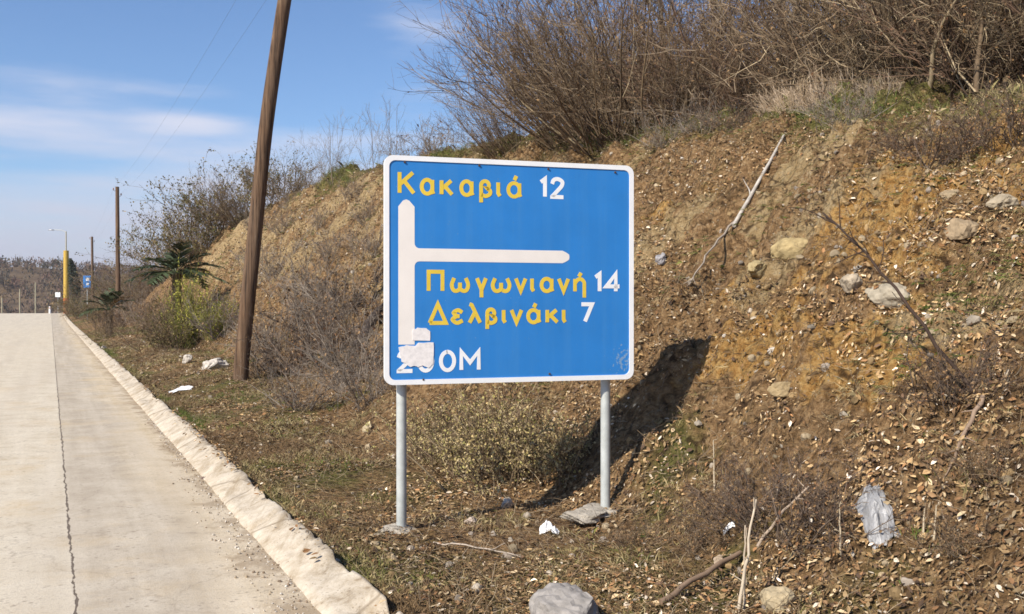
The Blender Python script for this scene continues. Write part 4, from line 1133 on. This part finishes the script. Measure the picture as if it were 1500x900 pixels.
def crumple(name, p, w, dpt, hgt, seed, mat, label, cat, n=16, lift=0.0):
    rg = np.random.default_rng(seed)
    u, v = np.meshgrid(np.linspace(-1, 1, n), np.linspace(-1, 1, n))
    edge = 1 - 0.25 * np.abs(fbm(u * 1.5 + seed, v * 1.5, 3, seed))
    x = u * w / 2 * edge + 0.15 * w * fbm(v * 1.4, u * 1.4, 3, seed + 1)
    y = v * dpt / 2 * edge + 0.15 * dpt * fbm(v * 1.7, u * 1.7, 3, seed + 2)
    z = hgt * (np.clip(1 - (u ** 2 + v ** 2) * .55, 0, 1)) * (1 + .9 * fbm(u * 2.2, v * 2.2, 3, seed + 3)) + hgt * .5 * np.abs(fbm(u * 3.5, v * 3.5, 3, seed + 4))
    zz = H(x + p[0], y + p[1]) - p[2] + z + lift
    i = np.arange(n * n).reshape(n, n)
    F = np.stack([i[:-1, :-1], i[:-1, 1:], i[1:, 1:], i[1:, :-1]], -1).reshape(-1, 4)
    g = Geo(); g.add(np.stack([x, y, zz], -1), F)
    o = link(name, g.mesh(name, mat, smooth=False), None, p)
    sm = o.modifiers.new("thick", 'SOLIDIFY'); sm.thickness = 0.004
    return tag(o, label, cat)
crumple("plastic_sheet", gp(1282, 758), 0.14, 0.36, 0.07, 4, M_bag, "crumpled grey plastic sheet lying on the leaf litter right of the sign", "litter", 22)
crumple("crumpled_paper", gp(805, 783), 0.14, 0.10, 0.06, 7, M_paper, "crumpled bright white paper on the ground between the sign posts", "litter")
crumple("discarded_wrapper", gp(266, 574), 0.42, 0.22, 0.06, 12, M_paper, "flat white wrapper lying behind the kerb near the leaning pole", "litter")
crumple("paper_scrap", gp(1068, 776), 0.07, 0.05, 0.03, 15, M_paper, "tiny white scrap to the right of the sign's right footing", "litter", 10)

def stick(name, a, b_, r0, r1, col, label, cat, bow=0.03, n=9, seed=0, twigs=0, group=None, lie=None):
    a, b_ = np.array(a, float), np.array(b_, float); rg = np.random.default_rng(seed)
    u = np.linspace(0, 1, n)[:, None]; L = np.linalg.norm(b_ - a)
    P = (b_ - a) * u + np.sin(u * math.pi) * np.array([0, 0, bow * L]) + np.concatenate([np.zeros((1, 3)), rg.normal(0, .008 * L, (n - 2, 3)), np.zeros((1, 3))])
    if lie:                                                # lies along the ground between two places
        (px0, py0), (px1, py1) = lie
        Q = np.array([gp(px0 + (px1 - px0) * f, py0 + (py1 - py0) * f) for f in np.linspace(0, 1, n)])
        Q[:, 2] += 0.05
        for _ in range(2): Q[1:-1] = np.maximum((Q[:-2] + 2 * Q[1:-1] + Q[2:]) / 4, Q[1:-1] * [1, 1, 1] - [0, 0, .03])
        a = Q[0]; P = Q - a
    g = Geo(); tubes(g, P[None], r0, r1, 8, col, cap=True)
    if twigs:
        q, d, i = sprout(P[None], twigs, rg, .2, 1); P2 = walk(q, d + rg.normal(0, .5, d.shape), L * rg.uniform(.08, .25, len(q)), 5, .15, 0, rg)
        tubes(g, P2, r1 * .8, .002, 4, col)
    o = link(name, g.mesh(name, M_wood_twig), None, a)
    return tag(o, label, cat, group)
BR = "dead branches on the bank"
up = Vector((0, 0, 1))
stick("fallen_branch", gp(1075, 338), gp(1148, 208), 0.024, 0.016, (0.42, 0.38, 0.33), "long pale grey branch lying up the bank right of the sign", "branch", .02, 11, 1, 3, BR, ((1075, 338), (1148, 208)))
stick("dead_sapling", gp(1428, 580), np.array(pix(1205, 312, gp(1428, 580).y + 0.45)), 0.012, 0.005, (0.06, 0.04, 0.03), "thin dark dead stem leaning left across the bank at the right", "branch", .05, 11, 2, 16, BR)
stick("broken_stick", gp(968, 892) + up * .03, gp(1085, 824) + up * .05, 0.016, 0.014, (0.22, 0.15, 0.10), "straight broken stick lying in front of the dry stalks", "branch", .02, 9, 3, 0, BR)
stick("forked_stick", gp(1110, 815) + up * .05, gp(1185, 745) + up * .12, 0.010, 0.006, (0.34, 0.26, 0.19), "greyish twig rising behind the dry stalks towards the plastic sheet", "branch", .06, 9, 4, 4, BR)
q = gp(1082, 900); stick("dry_stalk", q, np.array(pix(1108, 732, q.y + .12)), 0.010, 0.005, (0.46, 0.38, 0.28), "taller of two upright pale dry stalks at the bottom of the picture", "stalk", .02, 9, 5, 3, "dry stalks")
q = gp(1090, 895); stick("dry_stalk", q, np.array(pix(1092, 770, q.y + .05)), 0.008, 0.004, (0.42, 0.34, 0.25), "shorter of two upright pale dry stalks at the bottom of the picture", "stalk", .02, 9, 6, 2, "dry stalks")
for px, py, tpx, tpy, lab in ((1232, 815, 1230, 745, "lone short dry stalk left of the plastic sheet"), (1352, 800, 1355, 745, "left of two short dry stalks right of the plastic sheet"), (1368, 802, 1372, 740, "right of two short dry stalks right of the plastic sheet"), (1047, 720, 1045, 645, "thin dry stalk below the tip of the sign's shadow")):
    q = gp(px, py); stick("dry_stalk", q, np.array(pix(tpx, tpy, q.y + .03)), 0.007, 0.003, (0.44, 0.36, 0.25), lab, "stalk", .02, 7, px, 2, "dry stalks")
stick("dead_log", gp(522, 520) + up * .05, gp(556, 470) + up * .18, 0.11, 0.07, (0.055, 0.042, 0.035), "short dark log leaning on the bank at the sign's left edge", "log", .02, 9, 9, 2, BR)
stick("fallen_branch", gp(1075, 330) + up * .02, gp(1010, 420) + up * .02, 0.014, 0.006, (0.30, 0.25, 0.20), "thin grey branch running down from the pale one beside the sign", "branch", .03, 9, 12, 5, BR)
stick("fallen_branch", gp(1440, 590) + up * .03, gp(1392, 690) + up * .02, 0.014, 0.008, (0.24, 0.17, 0.12), "brown stick pointing down the bank from the dark stem's foot", "branch", .03, 9, 13, 4, BR)
stick("fallen_branch", gp(635, 800) + up * .02, gp(765, 822) + up * .02, 0.006, 0.004, (0.36, 0.30, 0.24), "thin pale twig lying on the grass in front of the sign", "branch", .02, 9, 14, 2, BR)

# ------------------------------------------------------------------ ground cover
def scatter(N, smin, smax, dmin, dmax, rng, dens=None):
    """points over the verge and bank, thinning with distance"""
    s = rng.uniform(smin, smax, N); t = np.exp(rng.uniform(math.log(dmin), math.log(dmax), N)) - 8.5
    if dens is not None:
        k = rng.random(N) < dens(s, t); s, t = s[k], t[k]
    x, y = xy(s, t)
    # keep what the near part of the place needs
    k = (np.abs(x / np.maximum(y, .5)) < 0.7) & (y > 2.2)
    s, t, x, y = s[k], t[k], x[k], y[k]
    return s, t, np.stack([x, y, height(s, t)], -1)
rng = np.random.default_rng(77)
LEAFC = np.array([(0.25, 0.16, 0.075), (0.32, 0.215, 0.105), (0.16, 0.095, 0.046), (0.41, 0.31, 0.185), (0.23, 0.12, 0.052), (0.09, 0.054, 0.032), (0.55, 0.46, 0.35)])
def leafdens(s, t):
    s0, s1 = np.interp(t, TT, S0), np.interp(t, TT, SCR)
    a = 0.26 + 2.0 * fbm(s * 1.3, t * 1.3, 5, 141, .7) + 0.3 * np.exp(-((s - s0) / 1.3) ** 2) + .35 * (1 - sstep(-.5, 1.5, t))
    return np.clip(a * (1 - .5 * sstep(12, 20, t) * (s > s0 + .6)), 0.04, 1)
s, t, P = scatter(520000, 0.09, 9.5, 4.3, 50, rng, leafdens)
tk = np.exp(rng.uniform(math.log(4.3), math.log(30), 2600)) - 8.5; sk = .085 - np.abs(rng.normal(0, .05, 2600))     # blown over the edge of the kerb
kk = (fbm(tk * 1.5, tk * 0 + 4, 3, 145) > .05) & (tk > -4); sk, tk = sk[kk], tk[kk]; xk, yk = xy(sk, tk)
s, t, P = np.concatenate([s, sk]), np.concatenate([t, tk]), np.concatenate([P, np.stack([xk, yk, .118 + np.minimum(sk, .06) * .6 + road_z(tk)], -1)])
N = len(P); nr = ground_normal(P[:, 0], P[:, 1])
a = norm(rng.normal(0, 1, (N, 3))); a = norm(a - (a * nr).sum(1, keepdims=True) * nr * .8); b_ = norm(np.cross(nr + rng.normal(0, .35, (N, 3)), a)); up_ = np.cross(a, b_)
sz = (.006 + .021 * rng.random((N, 1)) ** 2.2) * (1 + np.clip(t[:, None] - 4, 0, 40) * .03)
C0 = P + nr * rng.uniform(.004, .03, (N, 1))
wd = sz * rng.uniform(.30, .55, (N, 1)); cu = sz * rng.uniform(-.1, .7, (N, 1)); bend = sz * rng.uniform(-.25, .55, (N, 1))
j1, j2 = rng.uniform(.75, 1.2, (N, 1)), rng.uniform(.75, 1.2, (N, 1))
V = np.stack([C0 - a * sz, C0 - a * sz * .35 + b_ * wd * j1 + up_ * cu * .6, C0 + a * sz * .35 + b_ * wd * .85 * j2 + up_ * (cu * .5 + bend * .4), C0 + a * sz + up_ * bend,
              C0 + a * sz * .35 - b_ * wd * .85 * j1 + up_ * (cu * .5 + bend * .4), C0 - a * sz * .35 - b_ * wd * j2 + up_ * cu * .6], 1)
i = np.arange(N)[:, None] * 6
g = Geo(); g.add(V, np.concatenate([i + np.array([0, 1, 2, 3]), i + np.array([0, 3, 4, 5])]), np.repeat(LEAFC[rng.choice(7, N, p=[.22, .16, .20, .10, .13, .14, .05])] * rng.uniform(.55, 1.3, (N, 1)) * (1 + 1.1 * fbm(s * .7, t * .7, 3, 147))[:, None].clip(.45, 1.5), 6, 0))
tag(link("fallen_leaves", g.mesh("fallen_leaves", M_leaf, smooth=False)), "brown dead leaves scattered over the verge and bank", "leaves", kind='stuff')

# rubble
bm = bmesh.new(); bmesh.ops.create_icosphere(bm, subdivisions=1, radius=1)
IV = np.array([v.co[:] for v in bm.verts]); IF = np.array([[v.index for v in f.verts] for f in bm.faces]); bm.free()
bm = bmesh.new(); bmesh.ops.create_icosphere(bm, subdivisions=2, radius=1)
IV2 = np.array([v.co[:] for v in bm.verts]); IF2 = np.array([[v.index for v in f.verts] for f in bm.faces]); bm.free()
def stones(P, size, cols, rng, geo=None, IV=IV, IF=IF):
    N = len(P)
    sc3 = size[:, None] * rng.uniform(.55, 1.15, (N, 3))
    V = np.repeat(IV[None], N, 0)
    for _ in range(6):                                     # broken faces
        d_ = norm(rng.normal(0, 1, (N, 3))); q_ = np.einsum('nij,nj->ni', V, d_) - rng.uniform(.45, .85, (N, 1))
        V = V - np.maximum(q_, 0)[..., None] * d_[:, None] * .9
    V = V * (1 + rng.normal(0, .05, (N, len(IV), 1)))
    Q = norm(rng.normal(0, 1, (N, 4))); w, x, y, z = Q.T
    M = np.stack([1 - 2 * (y * y + z * z), 2 * (x * y - z * w), 2 * (x * z + y * w), 2 * (x * y + z * w), 1 - 2 * (x * x + z * z), 2 * (y * z - x * w), 2 * (x * z - y * w), 2 * (y * z + x * w), 1 - 2 * (x * x + y * y)], -1).reshape(N, 3, 3)
    V = np.einsum('nij,nkj->nki', M, V * sc3[:, None]) + P[:, None]
    F = (np.arange(N)[:, None, None] * len(IV) + IF[None]).reshape(-1, 3)
    g = geo or Geo(); g.add(V, F, np.repeat(cols, len(IV), 0)); return g
def stonedens(s, t):
    s0, s1 = np.interp(t, TT, S0), np.interp(t, TT, SCR)
    return np.clip(.12 + .75 * sstep(s0, s0 + 1.2, s) * (1 - sstep(s1 - .4, s1 + .6, s)) * (.45 + 1.0 * fbm(s * .8, t * .8, 3, 151)), 0.03, 1)
s, t, P = scatter(60000, .2, 9, 4.3, 45, rng, stonedens)
N = len(P); size = .006 + .040 * rng.random(N) ** 6.0; size *= 1 + np.clip(t - 4, 0, 40) * .03
STC = np.array([(0.46, 0.36, 0.23), (0.52, 0.44, 0.34), (0.40, 0.27, 0.13), (0.36, 0.30, 0.24), (0.58, 0.52, 0.44)])
P = P + ground_normal(P[:, 0], P[:, 1]) * size[:, None] * .12
scol = STC[rng.choice(5, N, p=[.34, .15, .32, .16, .03])] * rng.uniform(.35, .95, (N, 1))
big = (size > .016) & (t < 5)
g = stones(P[~big], size[~big], scol[~big], rng)
stones(P[big], size[big], scol[big] * .9, rng, g, IV2, IF2)
tag(link("rubble", g.mesh("rubble", M_stone, smooth=False)), "small pale stones strewn through the soil of the bank", "stones", kind='stuff')
# gravel washed against the kerb on the road
N = 1900; t = np.exp(rng.uniform(math.log(6), math.log(16), N)) - 6.0; s = -0.19 - np.abs(rng.normal(0, .13, N)) * np.clip(1.3 - .12 * t, .3, 1.4)
x, y = xy(s, t); size = .002 + .011 * rng.random(N) ** 4
g = stones(np.stack([x, y, road_z(t) + size * .4], -1), size, np.array([(0.34, .27, .19), (.48, .42, .34), (.22, .16, .11), (.55, .5, .43)])[rng.choice(4, N)], rng)
tag(link("gravel", g.mesh("gravel", M_stone, smooth=False)), "loose grit and gravel washed against the near kerb", "gravel", kind='stuff')

# grass and dry weeds
def grassdens(s, t):
    s0, s1 = np.interp(t, TT, S0), np.interp(t, TT, SCR)
    v = .5 * (1 - sstep(s0 - .3, s0 + .8, s)) + (.9 + 1.2 * (t < 12)) * sstep(s1 - .9, s1 - .2, s) + .36
    return np.clip(v * (.45 + 2.4 * fbm(s * .9, t * .9, 4, 161, .6)), .01, 1)
s, t, P = scatter(95000, .06, 10, 4.3, 60, rng, grassdens)
s2_, t2_, P2_ = scatter(9000, .09, .30, 4.3, 40, rng)
s, t, P = np.concatenate([s, s2_]), np.concatenate([t, t2_]), np.concatenate([P, P2_])
N = len(P); bl = 9
s0, s1 = np.interp(t, TT, S0), np.interp(t, TT, SCR)
hgt = (rng.uniform(.03, .10, N) + .16 * sstep(s1 - .4, s1 + .4, s) * rng.random(N))[:, None] * (1 + np.clip(t[:, None] - 6, 0, 40) * .03)
GC = np.array([(0.10, 0.125, 0.025), (0.155, 0.155, 0.04), (0.25, 0.205, 0.085), (0.37, 0.29, 0.15), (0.17, 0.11, 0.055)])
gsel = np.clip(.62 + 1.6 * fbm(s * .8, t * .8, 3, 165) + rng.normal(0, .22, N), 0, .999)
tc_ = GC[(gsel * 5).astype(int)]
root = (P[:, None] + np.concatenate([rng.normal(0, .035, (N, bl, 2)), np.full((N, bl, 1), -.01)], 2)).reshape(-1, 3)
comb = np.repeat(sstep(s0, s0 + 1, s) * (1 - sstep(s1 - .8, s1, s)), bl)[:, None]     # on the slope the dead grass hangs downhill
d = np.concatenate([rng.normal(0, .55, (N * bl, 2)) + comb * np.array([-.905, -.425]) * 1.3, np.ones((N * bl, 1)) - .75 * comb], 1)
hh = np.repeat(hgt, bl, 0) * rng.uniform(.5, 1.2, (N * bl, 1)); d = norm(d)
side = norm(np.cross(d, rng.normal(0, 1, (N * bl, 3)))) * (.0022 + .004 * hh)
midp = root + d * hh * .55; tip = root + norm(d + np.array([0, 0, -.45])) * hh
V = np.stack([root - side, root + side, midp + side * .7, tip, midp - side * .7], 1)
i = np.arange(len(V))[:, None] * 5
g = Geo(); g.add(V, i + np.arange(5), np.repeat(np.repeat(tc_, bl, 0) * rng.uniform(.7, 1.3, (N * bl, 1)), 5, 0))
tag(link("grass", g.mesh("grass", M_grass, smooth=False)), "short dry and green grass on the verge and along the crest", "grass", kind='stuff')

# tangle of fine dead stems lying over everything
def twigdens(s, t):
    return np.clip(.35 + 1.5 * fbm(s * .8, t * .8, 3, 171), .04, 1)
s, t, P = scatter(100000, .1, 9.5, 4.3, 45, rng, twigdens)
N = len(P); nr = ground_normal(P[:, 0], P[:, 1])
d = norm(rng.normal(0, 1, (N, 3))); d = norm(d - (d * nr).sum(1, keepdims=True) * nr + nr * rng.uniform(-.05, .55, (N, 1)))
Pw = walk(P + nr * .005, d, (.03 + .22 * rng.random(N) ** 2) * (1 + np.clip(t - 6, 0, 40) * .03), 5, .28, -.03, rng)
TWC = np.array([(0.22, .155, .095), (.32, .25, .165), (.10, .066, .042), (.13, .09, .058)])
g = Geo(); tubes(g, Pw, rng.uniform(.0010, .0026, N) * (1 + np.clip(t - 6, 0, 30) * .03), .001, 3, TWC[rng.choice(4, N)] * rng.uniform(.8, 1.2, (N, 1)))
# dead grass matted downhill in clumps
s, t, P = scatter(150000, .4, 9.5, 4.3, 40, rng, lambda s, t: np.clip(-.10 + 2.6 * fbm(s * .7 + t * .3, t * 1.3, 4, 181, .6), 0, 1))
N = len(P); nr = ground_normal(P[:, 0], P[:, 1])
d = np.array([-.905, -.425, -.6]) + rng.normal(0, .38, (N, 3)); d = norm(d - (d * nr).sum(1, keepdims=True) * nr + nr * rng.uniform(.05, .55, (N, 1)))
Pm = walk(P + nr * .004, d, rng.uniform(.04, .17, N) * (1 + np.clip(t - 6, 0, 40) * .03), 4, .12, -.08, rng)
MATC = np.array([(.27, .19, .095), (.17, .115, .055), (.36, .27, .14), (.11, .085, .04), (.20, .165, .07)])
tubes(g, Pm, rng.uniform(.0010, .0024, N) * (1 + np.clip(t - 6, 0, 30) * .04), .0008, 3, MATC[rng.choice(5, N)] * rng.uniform(.75, 1.2, (N, 1)))
tag(link("undergrowth", g.mesh("undergrowth", M_wood_twig, smooth=False)), "tangle of fine dead stems and twigs over the bank", "undergrowth", kind='stuff')

# ------------------------------------------------------------------ air
bm = bmesh.new(); bmesh.ops.create_cube(bm, size=1)
me = bpy.data.meshes.new("haze"); bm.to_mesh(me); bm.free()
mh = bpy.data.materials.new("pale air"); mh.use_nodes = True
hn = mh.node_tree.nodes; hn.clear()
ho = hn.new("ShaderNodeOutputMaterial"); hv = hn.new("ShaderNodeVolumePrincipled")
hv.inputs["Color"].default_value = (1.0, 0.95, 0.93, 1); hv.inputs["Density"].default_value = 0.0003; hv.inputs["Anisotropy"].default_value = 0.2
mh.node_tree.links.new(hv.outputs[0], ho.inputs["Volume"])
me.materials.append(mh)
haze = link("haze", me, None, (0, 500, 14))
haze.scale = (5000, 5600, 74)
tag(haze, "thin pale haze in the air over the far hill", "haze", kind='stuff')
